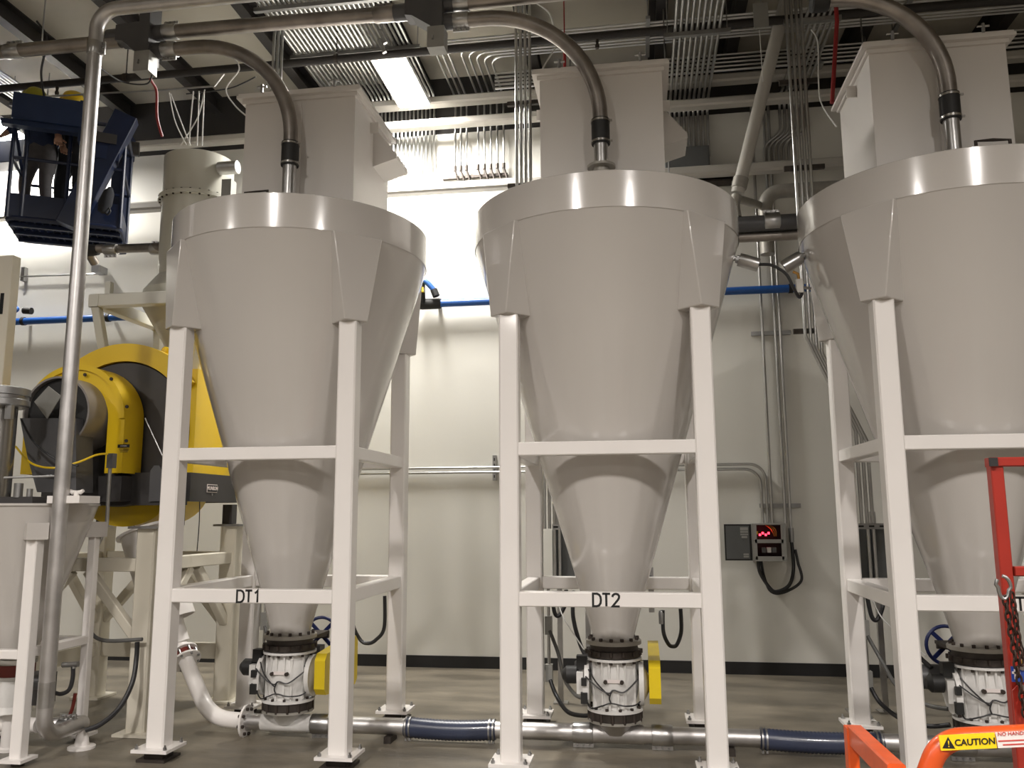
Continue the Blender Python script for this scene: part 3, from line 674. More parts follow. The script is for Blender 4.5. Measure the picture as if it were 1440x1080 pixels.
ms = thing('mixer_stand', 'white braced steel stand carrying the yellow mixer', 'stand', (-4.24, 6.6, 0))
LEGS = [(-3.70, 6.02), (-3.60, 7.12), (-4.84, 6.02), (-4.84, 7.12)]
for lx, ly in LEGS:
    MB().beam((lx, ly, .02), (lx, ly, 1.49), .15, .15, ch=.012).build('leg', 'machine_paint', ms, ang=30)
    MB().box((lx, ly, .012), (.27, .27, .02)).build('base_plate', 'machine_paint', ms)
    MB().box((lx, ly, 1.50), (.24, .24, .018)).build('top_plate', 'steel', ms)
for (a, b) in ((0, 2), (1, 3), (0, 1), (2, 3)):
    p, q = Vector((*LEGS[a], 1.22)), Vector((*LEGS[b], 1.22)); MB().beam(p, q, .10, .10).build('top_beam', 'machine_paint', ms)
    mid = (p+q)/2
    for e in (p, q):
        d = (mid-e).normalized()
        MB().beam(e+Vector((0, 0, -.55))+d*.06, e+d*.50+Vector((0, 0, -.05)), .07, .07).build('brace', 'machine_paint', ms)
for (a, b) in ((1, 3), (2, 3)):
    p, q = Vector((*LEGS[a], .42)), Vector((*LEGS[b], .42)); MB().beam(p, q, .08, .13).build('low_beam', 'machine_paint', ms)
# discharge chute from mixer to the inlet bend
ch = thing('discharge_chute', 'white slanted round chute leading down to the red gasket flange', 'chute', chute_top)
tp = Vector((-4.02, 6.45, 1.45)); ct = chute_top-d0*.10; dr = (ct-tp).normalized()
L = (ct-tp).length
MB().lathe([(.19, 0), (.185, L*.80), (.175, L*.80), (.165, L*.76), (.085, L*.78), (.085, L)], tp, dr, 36).build('chute_body', 'frame_paint', ch)
MB().lathe([(.19, L*.45), (.192, L*.46), (.19, L*.47)], tp, dr, 36, False, False).build('weld_band', 'frame_paint', ch)
MB().lathe([(.22, -.02), (.22, 0)], tp, dr, 30).build('top_flange', 'frame_paint', ch)

# ------------------------------------------------------------------ round dust filter over the mixer
FX, FY = -4.0, 6.95
df = thing('round_filter', 'tall cream cylindrical dust filter with bolted flange above the mixer', 'dust filter', (FX, FY, 3.0))
MB().lathe([(.31, 3.72), (.31, 4.86), (.29, 4.87)], (FX, FY, 0), n=64).build('cylinder', 'duct_paint', df)
fr = MB().lathe([(.345, 4.44), (.345, 4.475)], (FX, FY, 0), n=64).build('flange', 'duct_paint', df)
b = MB(); bolts(b, (FX, FY, 4.43), (0, 0, 1), .328, 26, .010, .055); b.build('bolt_ring', 'rust_bolt', df)
MB().lathe([(.16, 3.0), (.42, 3.44), (.42, 3.58), (.31, 3.73)], (FX, FY, 0), n=64).build('collar', 'duct_paint', df, ang=25)
bx = [(-4.60, 6.45), (-3.55, 6.45), (-3.55, 7.4), (-4.60, 7.4)]
for k in range(4):
    a, b_ = Vector((*bx[k], 3.42)), Vector((*bx[(k+1) % 4], 3.42)); dd = (b_-a).normalized()*.05
    MB().beam(a-dd, b_+dd, .09, .11).build('frame_beam', 'duct_paint', df)
for (x, y) in bx:
    MB().beam((x, y, 3.38), (MX+(x-MX)*.72, 6.92+(y-6.92)*.72, 2.62), .07, .07).build('strut', 'duct_paint', df)
MB().box((-4.50, 6.46, 3.53), (.05, .05, .12)).build('bracket', 'duct_paint', df)
MB().tube([(FX+.28, FY-.15, 4.72), (FX+.46, FY-.15, 4.72)], .06, 20).build('side_port', 'galvanized', df)
MB().box((FX+.42, FY-.22, 4.45), (.09, .10, .22)).build('side_box', 'box_steel', df)
pp = thing('vent_pipe', 'dark pipe with clamps joining the round dust filter', 'pipe', P(190, 350, 6.9))
a, b_ = P(128, 352, 7.05), Vector((FX-.25, FY-.1, P(235, 350, 6.9).z))
MB().tube(spline([a+Vector((-.02, .1, -.1)), a, a+Vector((.3, 0, .0)), b_]), .042, 18).build('pipe_run', 'dark_pipe', pp)
coupling_part(P(156, 351, 7.03), (1, 0, -.02), pp, .13, .048)
coupling_part(P(222, 351, 6.9), (1, 0, -.12), pp, .13, .05, (0, 0, 1))
MB().lathe([(.062, 0), (.05, .12)], a+Vector((-.05, 0, 0)), (1, 0, 0), 20).build('hose_end', 'rubber', pp)

# cables, conduit and hoses around the mixer
def cable(name, pts, r, m, label, cat, group=None, n=8, sm=True):
    o = MB().tube(spline(pts, 8) if sm else pts, r, n).build(name, m); return tag(o, label, cat, group)
cable('power_cable', [P(22, 628, 5.75), P(45, 652, 5.7), P(78, 658, 5.7), P(110, 650, 5.7), P(135, 640, 5.75), P(152, 638, 5.8)], .008, 'yellow', 'yellow cable sagging in front of the mixer inlet', 'cable')
cable('control_cable', [P(30, 590, 5.7), P(48, 622, 5.68), P(78, 645, 5.68), P(110, 655, 5.7)], .008, 'cable', 'black cable sagging across the grey inlet chute', 'cable')
cv = thing('conduit_drop', 'grey conduit with elbow box running down beside the mixer', 'conduit', P(150, 900, 5.88))
MB().box(P(157, 648, 5.85), (.05, .05, .11)).build('elbow_box', 'machine_grey', cv)
MB().tube(fillet([P(155, 655, 5.85), P(150, 740, 5.85), P(131, 780, 5.87), P(126, 872, 5.88)], .08), .014, 10).build('conduit', 'conduit', cv)
MB().lathe([(.022, -.04), (.022, .04)], P(126, 870, 5.88), n=12).build('connector', 'steel', cv)
MB().tube(spline([P(126, 875, 5.88), P(130, 892, 5.88), P(150, 901, 5.88), P(200, 899, 5.88)]), .014, 10).build('flex_conduit', 'flex_grey', cv)
cable('flex_conduit', [P(193, 903, 5.86), P(192, 925, 5.86), P(186, 960, 5.8), P(168, 995, 5.7), P(142, 1018, 5.6), P(120, 1027, 5.55)], .017, 'cable', 'black flexible conduit looping from the stand to the floor', 'cable')
cable('flex_conduit', [P(72, 972, 5.35), P(85, 976, 5.35), P(97, 970, 5.35), P(102, 955, 5.35), P(103, 937, 5.35)], .014, 'cable', 'short black hose loop beside the small rotary valve', 'cable')
MBv = thing('air_fitting', 'brass grey air fitting on the short black hose loop', 'fitting', P(98, 934, 5.35))
MB().tube([P(88, 935, 5.35), P(110, 934, 5.35)], .018, 10).build('fitting_body', 'steel', MBv)
MB().tube([P(104, 934, 5.35), P(104, 940, 5.35)], .014, 8).build('fitting_nut', 'steel', MBv)
cable('hose', [P(97, 1008, 5.5), P(102, 995, 5.5), P(106, 975, 5.5)], .012, 'gasket_red', 'brown hose end beside the riser foot', 'hose')
for i, (x0, y0, x1, y1) in enumerate(((188, 735, 191, 775), (281, 700, 277, 775))):
    cable('pull_cord', [P(x0, y0, 6.5), P((x0+x1)/2+1, (y0+y1)/2, 6.5), P(x1, y1, 6.5)], .004, 'cable', ['thin black cord hanging under the mixer front', 'thin black cord hanging under the maker plate'][i], 'cord')
cable('drain_hose', [P(212, 742, 6.1), P(204, 762, 6.2), P(193, 780, 6.3)], .012, 'cable', 'black hose slanting from the stand top to the beam', 'hose')
# ------------------------------------------------------------------ blue boom lift basket with two workers
BZ = 4.40
B0 = Vector((-6.24, 7.48, BZ)); U = Vector((.874, .486, 0)); V = Vector((.486, -.874, 0))
def bk(u, v, z=0): return B0 + U*u + V*v + Vector((0, 0, z))
LU, LV = .98, .74
lift = thing('boom_lift', 'shade-darkened blue boom lift basket raised high in front of the wall', 'boom lift', (-10.5, 6.6, 0))
bas = MB().tube(fillet([bk(.0, LV*.5), bk(0, LV), bk(LU, LV), bk(LU, 0), bk(0, 0), bk(0, LV*.5)], .08, 5), .025, 8).build('floor_rim', 'lift_blue_shaded', lift)
gr = MB()
for k in range(15): gr.box(bk(LU*(k+.5)/15, LV/2), (.012, LV, .03), rz=math.atan2(U.y, U.x))
for k in range(9): gr.box(bk(LU/2, LV*(k+.5)/9), (LU, .012, .03), rz=math.atan2(U.y, U.x))
gr.build('mesh_grating', 'lift_blue_shaded', lift)
MB().box(bk(LU*.68, LV*.45, .02), (LU*.6, LV*.9, .012), rz=math.atan2(U.y, U.x)).build('floor_plate', 'lift_blue_shaded', lift)
for k in range(3): MB().beam(bk(0, LV*(k+.5)/3, -.03), bk(LU, LV*(k+.5)/3, -.03), .05, .04).build('floor_joist', 'lift_blue_shaded', lift)
for a, b in (((0, LV), (LU, LV)), ((LU, LV), (LU, 0)), ((LU, 0), (0, 0)), ((0, 0), (0, LV))):
    p, q = bk(*a), bk(*b)
    MB().prism([p, q, q+Vector((0, 0, .24)), p+Vector((0, 0, .24))], V*.008).build('toe_board', 'lift_blue_shaded', lift)
    MB().tube([p+Vector((0, 0, 1.06)), q+Vector((0, 0, 1.06))], .02, 8).build('top_rail', 'lift_blue_shaded', lift)
    MB().tube([p+Vector((0, 0, .60)), q+Vector((0, 0, .60))], .016, 8).build('mid_rail', 'lift_blue_shaded', lift)
for a in ((0, LV), (.12, LV), (LU, LV), (LU, 0), (0, 0), (LU*.55, 0), (LU*.5, LV)):
    MB().tube([bk(*a), bk(*a, 1.06)], .019, 8).build('rail_post', 'lift_blue_shaded', lift)
MB().tube([bk(0, LV*.2, .6), bk(0, LV, .95)], .016, 8).build('brace_rail', 'lift_blue_shaded', lift)
MB().box(bk(LU*.78, LV+.05, .78), (.34, .16, .26), rz=math.atan2(U.y, U.x)+.1).build('control_box', 'lift_blue_shaded', lift)
MB().box(bk(LU*.78, LV+.145, .86), (.3, .012, .10), rz=math.atan2(U.y, U.x)+.1).build('control_panel', 'drum_grey', lift)
MB().box(bk(.30, LV+.09, 1.06), (.60, .15, .26), rz=math.atan2(U.y, U.x)).build('front_console', 'console_blue', lift)
MB().box(bk(.24, LV+.09, .90), (.66, .10, .05), rz=math.atan2(U.y, U.x)).build('console_bar', 'console_blue', lift)
MB().box(bk(.62, LV+.09, 1.0), (.10, .12, .42), rz=math.atan2(U.y, U.x)).build('console_side', 'console_blue', lift)
MB().beam(bk(LU*.55, LV+.03, -.05), bk(LU*1.0, LV+.05, 1.15), .16, .22).build('mount_arm', 'lift_blue_shaded', lift)
MB().beam(bk(LU*.9, -.12, .0), bk(LU*.9, -.12, 1.34), .14, .16).build('jib', 'lift_blue_shaded', lift)
MB().beam(bk(LU*.95, -.13, 1.22), Vector((-9.6, 8.05, 5.62)), .24, .26).build('boom', 'lift_blue_shaded', lift)
MB().box(bk(LU*.2, -.2, 1.40), (.5, .2, .05), rz=.05).build('boom_cover', 'lift_blue_shaded', lift)
MB().lathe([(.08, -.16), (.08, .16)], bk(LU*.9, -.13, 1.2), U, 18).build('pivot', 'drum_grey', lift)
MB().beam((-9.55, 8.05, 5.72), (-10.5, 6.6, .75), .32, .3).build('mast', 'lift_blue_shaded', lift)
MB().box((-10.5, 6.6, .62), (2.0, 1.3, .5)).build('chassis', 'lift_blue_shaded', lift)
for a in (-.75, .75):
    for b in (-.72, .72): MB().lathe([(.30, -.12), (.38, -.10), (.38, .10), (.30, .12)], (-10.5+a, 6.6+b, .38), (0, 1, 0), 24).build('wheel', 'rubber', lift)
bag = tag(MB().lathe([(.0, -.13), (.045, -.11), (.065, -.02), (.05, .09), (.02, .14), (.0, .15)], P(149, 283, 7.1), (.3, 0, 1), 14, cap0=False, cap1=False).build('tool_bag', 'cloth_dark'), 'black tool pouch hanging from the side of the blue basket', 'tool bag')
cable('hook_strap', [P(148, 298, 7.1), P(151, 302, 7.1), P(155, 297, 7.1), P(152, 290, 7.1)], .008, 'cable', 'black strap loop hanging below the tool pouch', 'strap')
cable('rubber_hose', [P(137, 225, 7.3), P(147, 235, 7.3), P(147, 248, 7.3), P(138, 253, 7.3)], .006, 'cable', 'thin black hose loop beside the riser near the blue basket', 'hose')

def person(label, joints, hat, pants, jacket, zsplit, face_dir):
    """joints: dict of points; one skinned continuous body with fingers, head, hat"""
    J = {k: vec(v) for k, v in joints.items()}
    order = ['pelvis', 'waist', 'chest', 'neck', 'head', 'crown', 'lsh', 'lel', 'lwr', 'lhand', 'rsh', 'rel', 'rwr', 'rhand', 'lhip', 'lkn', 'lan', 'ltoe', 'rhip', 'rkn', 'ran', 'rtoe']
    rad = dict(pelvis=.135, waist=.125, chest=.15, neck=.06, head=.085, crown=.075, lsh=.075, lel=.05, lwr=.033, lhand=.034, rsh=.075, rel=.05, rwr=.033, rhand=.034, lhip=.095, lkn=.062, lan=.045, ltoe=.04, rhip=.095, rkn=.062, ran=.045, rtoe=.04)
    E_ = [('pelvis', 'waist'), ('waist', 'chest'), ('chest', 'neck'), ('neck', 'head'), ('head', 'crown'), ('chest', 'lsh'), ('lsh', 'lel'), ('lel', 'lwr'), ('lwr', 'lhand'), ('chest', 'rsh'), ('rsh', 'rel'), ('rel', 'rwr'), ('rwr', 'rhand'),
          ('pelvis', 'lhip'), ('lhip', 'lkn'), ('lkn', 'lan'), ('lan', 'ltoe'), ('pelvis', 'rhip'), ('rhip', 'rkn'), ('rkn', 'ran'), ('ran', 'rtoe')]
    verts = [J[k] for k in order]; rr = [rad[k] for k in order]; edges = [(order.index(a), order.index(b)) for a, b in E_]
    fd = vec(face_dir).normalized()
    for sd_ in 'lr':
        h, w = J[sd_+'hand'], J[sd_+'wr']; d = (h-w).normalized(); sidev = d.cross(Vector((0, 0, 1)));
        sidev = (sidev if sidev.length > .1 else Vector((1, 0, 0))).normalized(); dn = d.cross(sidev).normalized()
        hi = order.index(sd_+'hand')
        for k, (off, ln) in enumerate(((-.03, .06), (-.01, .075), (.01, .07), (.03, .055), (-.045, .04))):
            a = h + sidev*off + d*(.02 if k < 4 else -.02); b_ = a + d*ln*.55 + (sidev*-.02 if k == 4 else Vector()); c_ = b_ + d*ln*.35 - dn*.015
            i = len(verts); verts += [a, b_, c_]; rr += [.011, .009, .008]; edges += [(hi, i), (i, i+1), (i+1, i+2)]
    base = J['lan'].copy(); base = Vector(((J['lan'].x+J['ran'].x)/2, (J['lan'].y+J['ran'].y)/2, min(J['ltoe'].z, J['rtoe'].z)-.04))
    me = bpy.data.meshes.new('body_src'); me.from_pydata([v-base for v in verts], edges, [])
    o = bpy.data.objects.new('tmp_body', me); COL.objects.link(o)
    sk = o.modifiers.new('skin', 'SKIN'); sk.use_smooth_shade = True
    for i, v in enumerate(me.skin_vertices[0].data): v.radius = (rr[i], rr[i]); v.use_root = (i == 0)
    ss = o.modifiers.new('sub', 'SUBSURF'); ss.levels = 1; ss.render_levels = 1
    m2 = bpy.data.meshes.new_from_object(o.evaluated_get(bpy.context.evaluated_depsgraph_get()))
    bpy.data.objects.remove(o)
    m2.materials.clear()
    for mm in (jacket, pants, 'skin', 'rubber'): m2.materials.append(MATS[mm])
    pel = J['pelvis']-base; nk = J['neck']-base; up = (J['head']-J['neck']).normalized()
    for p in m2.polygons:
        c = p.center; k = 0
        if c.z < pel.z+.03 and (c-pel).length < 1.2: k = 1
        if (c-nk).dot(up) > .01 and (c-(J['head']-base)).length < .2: k = 2
        for sd_ in 'lr':
            if (c-(J[sd_+'hand']-base)).length < .12 and (c-(J[sd_+'wr']-base)).dot((J[sd_+'hand']-J[sd_+'wr']).normalized()) > .0: k = 2
            if c.z < (J[sd_+'an']-base).z+.04 and (c-(J[sd_+'an']-base)).length < .3: k = 3
        p.material_index = k; p.use_smooth = True
    body = bpy.data.objects.new('person', m2); COL.objects.link(body); body.location = base; ORG[body.name] = base
    tag(body, label, 'person')
    hd = J['head'] + up*.035
    right = fd.cross(up).normalized(); fw = up.cross(right).normalized()
    def hp(a, b, c): return hd + right*a + fw*b + up*c
    for s_ in (-1, 1):
        MB().lathe([(0, -.012), (.012, 0), (0, .012)], hp(s_*.033, .082, .0), fw, 10, False, False).build('eye', 'ink_black', body)
        MB().lathe([(0, -.012), (.028, 0), (0, .012)], hp(s_*.088, -.005, -.01), right, 10, False, False).build('ear', 'skin', body)
    MB().tube([hp(0, .085, .01), hp(0, .108, -.02), hp(0, .09, -.035)], [.008, .014, .008], 8).build('nose', 'skin', body)
    MB().tube([hp(-.024, .082, -.06), hp(0, .09, -.058), hp(.024, .082, -.06)], .006, 6).build('mouth', 'gasket_red', body)
    MB().lathe([(.098, -.03), (.1, .0), (.098, .03)], hp(0, -.012, .02), up, 20).build('hair', 'hair', body)
    MB().lathe([(.12, .035), (.125, .042), (.104, .05), (.10, .08), (.085, .115), (.05, .135), (0, .142)], hp(0, 0, .01), up, 24, cap1=False).build('hard_hat', hat, body)
    return body
def PP(px, py, Y): return P(px, py, Y)
fz = BZ+.03
la = dict(pelvis=P(58, 212, 7.35), waist=P(56, 190, 7.3), chest=P(50, 168, 7.22), neck=P(46, 156, 7.16), head=P(48, 147, 7.10), crown=P(49, 138, 7.08),
          lsh=P(64, 166, 7.22), lel=P(80, 175, 7.1), lwr=P(82, 190, 7.0), lhand=P(82, 198, 6.97), rsh=P(36, 166, 7.2), rel=P(22, 178, 7.1), rwr=P(10, 186, 7.0), rhand=P(4, 190, 6.97))
pv = la['pelvis']
la.update(lhip=pv+Vector((.10, 0, -.06)), rhip=pv+Vector((-.10, 0, -.06)), lkn=Vector((pv.x+.12, pv.y-.06, fz+.50)), rkn=Vector((pv.x-.12, pv.y-.05, fz+.50)), lan=Vector((pv.x+.12, pv.y+.02, fz+.09)), ran=Vector((pv.x-.12, pv.y+.02, fz+.09)), ltoe=Vector((pv.x+.13, pv.y-.15, fz+.045)), rtoe=Vector((pv.x-.13, pv.y-.15, fz+.045)))
person('worker in blue jacket and grey trousers bending over the basket rail', la, 'hat_yellow', 'cloth_grey', 'cloth_blue', 0, (-.2, -1, -.5))
lb = dict(pelvis=P(104, 222, 7.52), waist=P(106, 200, 7.46), chest=P(106, 176, 7.38), neck=P(103, 163, 7.32), head=P(103, 153, 7.26), crown=P(103, 144, 7.24),
          lsh=P(120, 176, 7.36), lel=P(134, 192, 7.30), lwr=P(140, 208, 7.20), lhand=P(141, 216, 7.16), rsh=P(92, 175, 7.36), rel=P(84, 192, 7.30), rwr=P(88, 205, 7.20), rhand=P(90, 212, 7.16))
pv = lb['pelvis']
lb.update(lhip=pv+Vector((.10, 0, -.06)), rhip=pv+Vector((-.10, 0, -.06)), lkn=Vector((pv.x+.11, pv.y-.05, fz+.50)), rkn=Vector((pv.x-.11, pv.y-.04, fz+.50)), lan=Vector((pv.x+.11, pv.y+.02, fz+.09)), ran=Vector((pv.x-.11, pv.y+.02, fz+.09)), ltoe=Vector((pv.x+.12, pv.y-.15, fz+.045)), rtoe=Vector((pv.x-.12, pv.y-.15, fz+.045)))
person('worker in dark clothes and yellow hard hat partly behind the riser pipe', lb, 'yellow', 'cloth_dark', 'cloth_dark', 0, (.3, -1, -.4))

# ------------------------------------------------------------------ orange lift guard rail, red gate frame and chain
RY = 2.35
ol = thing('guard_rail', 'orange tubular lift guard rail with caution sticker', 'guard rail', (P(1330, 1040, RY).x, RY, 0))
r1, r2, r3 = P(1330, 1040, RY), P(1700, 1022, RY), P(1283, 1090, RY)
cpath = fillet([Vector((P(1268, 1110, RY).x, RY, .02)), Vector((P(1268, 1110, RY).x, RY, .80)), Vector((P(1322, 1042, RY).x, RY, r1.z)), r2, Vector((r2.x, RY, .02))], .09, 10)
MB().tube(cpath, .026, 18).build('curved_rail', 'orange_paint', ol)
a0 = P(1203, 1034, 2.6); a1 = P(1262, 1092, 2.15)
MB().beam(a0, a1, .04, .055, ch=.004).build('slanted_rail', 'orange_paint', ol, ang=30)
MB().beam(Vector((a0.x-.01, a0.y+.01, 0.02)), a0+Vector((-.01, .01, .02)), .03, .045, ch=.004).build('corner_post', 'orange_paint', ol, ang=30)
MB().beam(Vector((a1.x, a1.y, .02)), a1, .05, .06, ch=.004).build('corner_post', 'orange_paint', ol, ang=30)
for p in (a0, a1, cpath[0], r2): MB().box((p.x, p.y, .01), (.12, .12, .02)).build('foot_plate', 'orange_paint', ol)
sx = (r2-r1).normalized()
def sticker(px0, px1, m, name):
    c0, c1 = P(px0, 1040, RY-.028), P(px1, 1040, RY-.028)
    return c0.x, c1.x
def rail_pt(x): t = (x-r1.x)/(r2.x-r1.x); return Vector((x, RY-.0275, r1.z+(r2.z-r1.z)*t))
x0, x1 = P(1321, 1040, RY-.028).x, P(1400, 1038, RY-.028).x
ang_ = math.atan2(r2.z-r1.z, r2.x-r1.x); ST = Matrix.Rotation(-ang_, 3, 'Y')
c = rail_pt((x0+x1)/2); hz = .036
cs = MB().box(c, (x1-x0, .003, hz), M=ST).build('caution_sticker', 'sticker_yellow', ol)
text('caution_lettering', 'CAUTION', .021, c+Vector((.0165, -.002, 0)), 'ink_black', cs, X=sx, bold=.0004)
tx = x0+.020; tc = rail_pt(tx)
MB().prism([tc+Vector((-.015, -.002, -.013)), tc+Vector((.015, -.002, -.013)), tc+Vector((0, -.002, .014))], (0, -.0006, 0)).build('warning_triangle', 'ink_black', cs)
text('warning_mark', '!', .022, tc+Vector((0, -.003, -.003)), 'sticker_yellow', cs, X=sx)
x2 = P(1480, 1036, RY-.028).x; c = rail_pt((x1+x2)/2+.002)
wl = MB().box(c, (x2-x1, .003, hz), M=ST).build('warning_sticker', 'sticker_white', ol)
text('warning_lettering', 'NO HANDS ON', .0125, c+Vector((-.062, -.002, .009)), 'ink_red', wl, X=sx, align='LEFT')
for k in range(2): MB().box(c+Vector((-.012, -.0018, -.003-.009*k)), (.10-.02*k, .0008, .0032), M=ST).build('print_line', 'ink_red', wl)
GY = 2.55
rg_ = thing('red_barrier', 'red square tube frame standing behind the orange rail', 'gate', (P(1420, 1010, GY).x, GY, 0))
g0, g1 = P(1399, 655, GY), P(1430, 1000, GY)
gx = (g0.x+g1.x)/2
MB().beam((gx, GY, .02), (gx, GY, g0.z), .034, .034, ch=.003).build('post', 'red_paint', rg_, ang=30)
zt1 = P(1415, 650, GY).z; zt2 = P(1425, 803, GY).z
MB().beam((gx-.017, GY, zt1), (gx+.75, GY, zt1), .045, .026, ch=.003).build('top_bar', 'red_paint', rg_, ang=30)
MB().box((gx-.012, GY-.0255, zt1), (.022, .006, .024)).build('end_cap', 'ink_black', rg_)
MB().beam((gx+.02, GY, zt2), (gx+.75, GY, zt2), .045, .026, ch=.003).build('mid_bar', 'red_paint', rg_, ang=30)
MB().beam((gx+.75, GY, .02), (gx+.75, GY, zt1), .034, .034, ch=.004).build('post', 'red_paint', rg_, ang=30)
zp0, zp1 = P(1420, 1022, GY).z, P(1420, 925, GY).z
gp = MB().prism([(gx-.02, GY-.034, zp0), (gx+.3, GY-.034, zp0), (gx+.3, GY-.034, zp1), (gx+.06, GY-.034, zp1), (gx-.02, GY-.034, zp1-.08)], (0, .006, 0)).build('skirt_plate', 'red_paint', rg_)
q = P(1432, 948, GY-.036); dc = MB().box((q.x, GY-.036, q.z), (.035, .003, .04)).build('blue_decal', 'sticker_blue', rg_)
MB().box((q.x-.008, GY-.0385, q.z), (.006, .002, .026)).build('decal_mark', 'sticker_white', dc)
MB().box((q.x-.006, GY-.0385, q.z+.004), (.02, .002, .006)).build('decal_mark', 'sticker_white', dc)
for px, py in ((1436, 938), (1436, 966)): MB().lathe([(.008, 0), (.008, .008)], P(px, py, GY-.034), (0, -1, 0), 8).build('bolt', 'steel', rg_)
for x in (gx, gx+.75): MB().box((x, GY, .01), (.14, .14, .02)).build('foot_plate', 'red_paint', rg_)
chn = thing('chain', 'rusty link chain with snap hook hanging on the red post', 'chain', P(1420, 960, GY-.06))
top_c = P(1411, 826, GY-.05)
ho = [top_c+Vector((.019*math.sin(t)*(.7 if math.cos(t) < 0 else 1), 0, .03*math.cos(t))) for t in [2*math.pi*k/24 for k in range(22)]]
MB().tube(ho, .005, 8).build('snap_hook', 'steel', chn)
def link(c, rz, tilt=0):
    pts = []
    for k in range(16):
        t = 2*math.pi*k/16; a = .0065*math.cos(t); b = .0115*math.sin(t)*1.2
        pts.append(c + Vector((a*math.cos(rz)+tilt*b, a*math.sin(rz), b)))
    return MB().tube(pts, .003, 6, closed=True)
zz = top_c.z-.035
for k in range(15):
    link(Vector((top_c.x+.002+k*.0016, GY-.05, zz-k*.0205)), (k % 2)*math.pi/2).build('link', 'chain_iron', chn)
for k in range(9):
    link(Vector((top_c.x+.018+k*.001, GY-.056, zz+.01-k*.0205)), (k % 2)*math.pi/2+.5).build('link', 'chain_iron', chn)

# ------------------------------------------------------------------ wall services
bp_ = thing('air_pipe', 'bright blue compressed air pipe along the white wall', 'pipe', (0, 8.78, 3.85))
zbl = (P(640, 425, 8.78).z+P(1100, 405, 8.78).z+P(100, 451, 8.78).z)/3
MB().tube([(-9, 8.78, zbl), (8, 8.78, zbl)], .042, 16).build('pipe_run', 'pipe_blue', bp_)
for x in (-7.2, -6.1, -4.6, -2.15, -.4, 1.6): MB().lathe([(.05, -.02), (.05, .02)], (x, 8.78, zbl), (1, 0, 0), 16).box((x, 8.845, zbl), (.04, .08, .03)).build('pipe_clip', 'ink_black', bp_)
vx = P(602, 420, 8.75).x
av = thing('air_valve', 'black and yellow air valve with blue branch on the blue wall pipe', 'valve', (vx, 8.75, zbl))
MB().lathe([(.055, -.12), (.06, -.1), (.06, .1), (.055, .12)], (vx+.02, 8.78, zbl), (1, 0, 0), 18).build('tee_body', 'ink_black', av)
MB().tube([(vx-.06, 8.74, zbl), (vx-.06, 8.70, zbl+.26)], .035, 12).build('valve_body', 'ink_black', av)
MB().box((vx-.05, 8.66, zbl+.13), (.05, .05, .05)).build('valve_handle', 'yellow', av)
MB().tube(spline([(vx-.05, 8.7, zbl+.25), (vx+.0, 8.7, zbl+.22), (vx+.09, 8.7, zbl+.12)]), .03, 12).build('branch', 'pipe_blue', av)
MB().lathe([(.04, -.04), (.04, .04)], (vx+.09, 8.7, zbl+.1), (.4, 0, -1), 14).build('coupling_nut', 'ink_black', av)
lb_ = thing('air_branch', 'small blue branch pipe with black end behind the slotted post', 'pipe', P(30, 435, 8.4))
MB().tube(fillet([P(-20, 423, 8.6), P(36, 437, 8.5), P(-20, 439, 8.4)], .04), .03, 12).build('pipe_run', 'pipe_blue', lb_)
MB().lathe([(.04, -.05), (.04, .05)], P(39, 437, 8.5), (1, 0, -.1), 14).build('end_fitting', 'ink_black', lb_)

WY = 8.86
hcn = thing('wall_conduit', 'two silver conduits running level along the white wall to the open box', 'conduit', (0, WY, 2.04))
cb = P(1082, 700, WY).x
for k, dz in enumerate((0, -.05)):
    xe = P(1076+k*6-6, 700, WY).x
    MB().tube(fillet([(-3.6, WY, 2.075+dz), (P(1078-k*7, 700, WY).x, WY, 2.075+dz), (P(1078-k*7, 700, WY).x, WY, 1.48)], .16, 8), .014, 10).build('conduit', 'conduit', hcn)
for x in (P(695, 660, WY).x, -3.2):
    s_ = MB().box((x, 8.885, 2.07), (.04, .03, .27)).build('strut', 'steel', hcn)
    for k in range(4): MB().box((x, 8.868, 1.98+k*.06), (.012, .004, .03)).build('slot', 'ink_black', s_)
vcn = thing('wall_conduit', 'three silver conduits dropping down the wall to the open box', 'conduit', (1.3, WY, 3))
vx_ = [P(1074, 500, WY).x, P(1092, 500, WY).x, P(1099, 500, WY).x]
ends = [1.48, 1.48, 1.32]
for x, e in zip(vx_, ends): MB().tube([(x, WY, 5.95), (x, WY, e)], .015, 10).build('conduit', 'conduit', vcn)
for z in (P(1080, 468, WY).z, P(1090, 711, WY).z):
    MB().box((P(1082, 500, WY).x+.03, 8.885, z), (.40, .03, .042)).build('strut', 'steel', vcn)
MB().lathe([(.026, -.07), (.026, .07)], (vx_[2], WY, 1.36), n=12).build('connector', 'steel', vcn)
eb = thing('junction_box', 'open grey electrical box with red indicator lights on the wall', 'electrical box', (1.24, 8.8, 1.12))
bx0, bx1 = P(1058, 760, 8.75).x, P(1104, 760, 8.75).x; bz0, bz1 = P(1080, 788, 8.75).z, P(1080, 737, 8.75).z
xm, zm = (bx0+bx1)/2, (bz0+bz1)/2
MB().box((xm, 8.885, zm), (bx1-bx0, .02, bz1-bz0)).build('back_panel', 'ink_black', eb)
for x in (bx0, bx1): MB().box((x, 8.80, zm), (.014, .17, bz1-bz0)).box((x+(.018 if x == bx0 else -.018), 8.722, zm), (.045, .012, bz1-bz0)).build('side', 'box_steel', eb)
for z in (bz0, bz1): MB().box((xm, 8.80, z), (bx1-bx0, .17, .014)).build('side', 'box_steel', eb)
MB().box((xm, 8.722, zm+.01), (bx1-bx0-.04, .012, .035)).build('divider', 'box_steel', eb)
MB().box((xm, 8.722, bz0+.02), (bx1-bx0-.04, .012, .04)).build('divider', 'box_steel', eb)
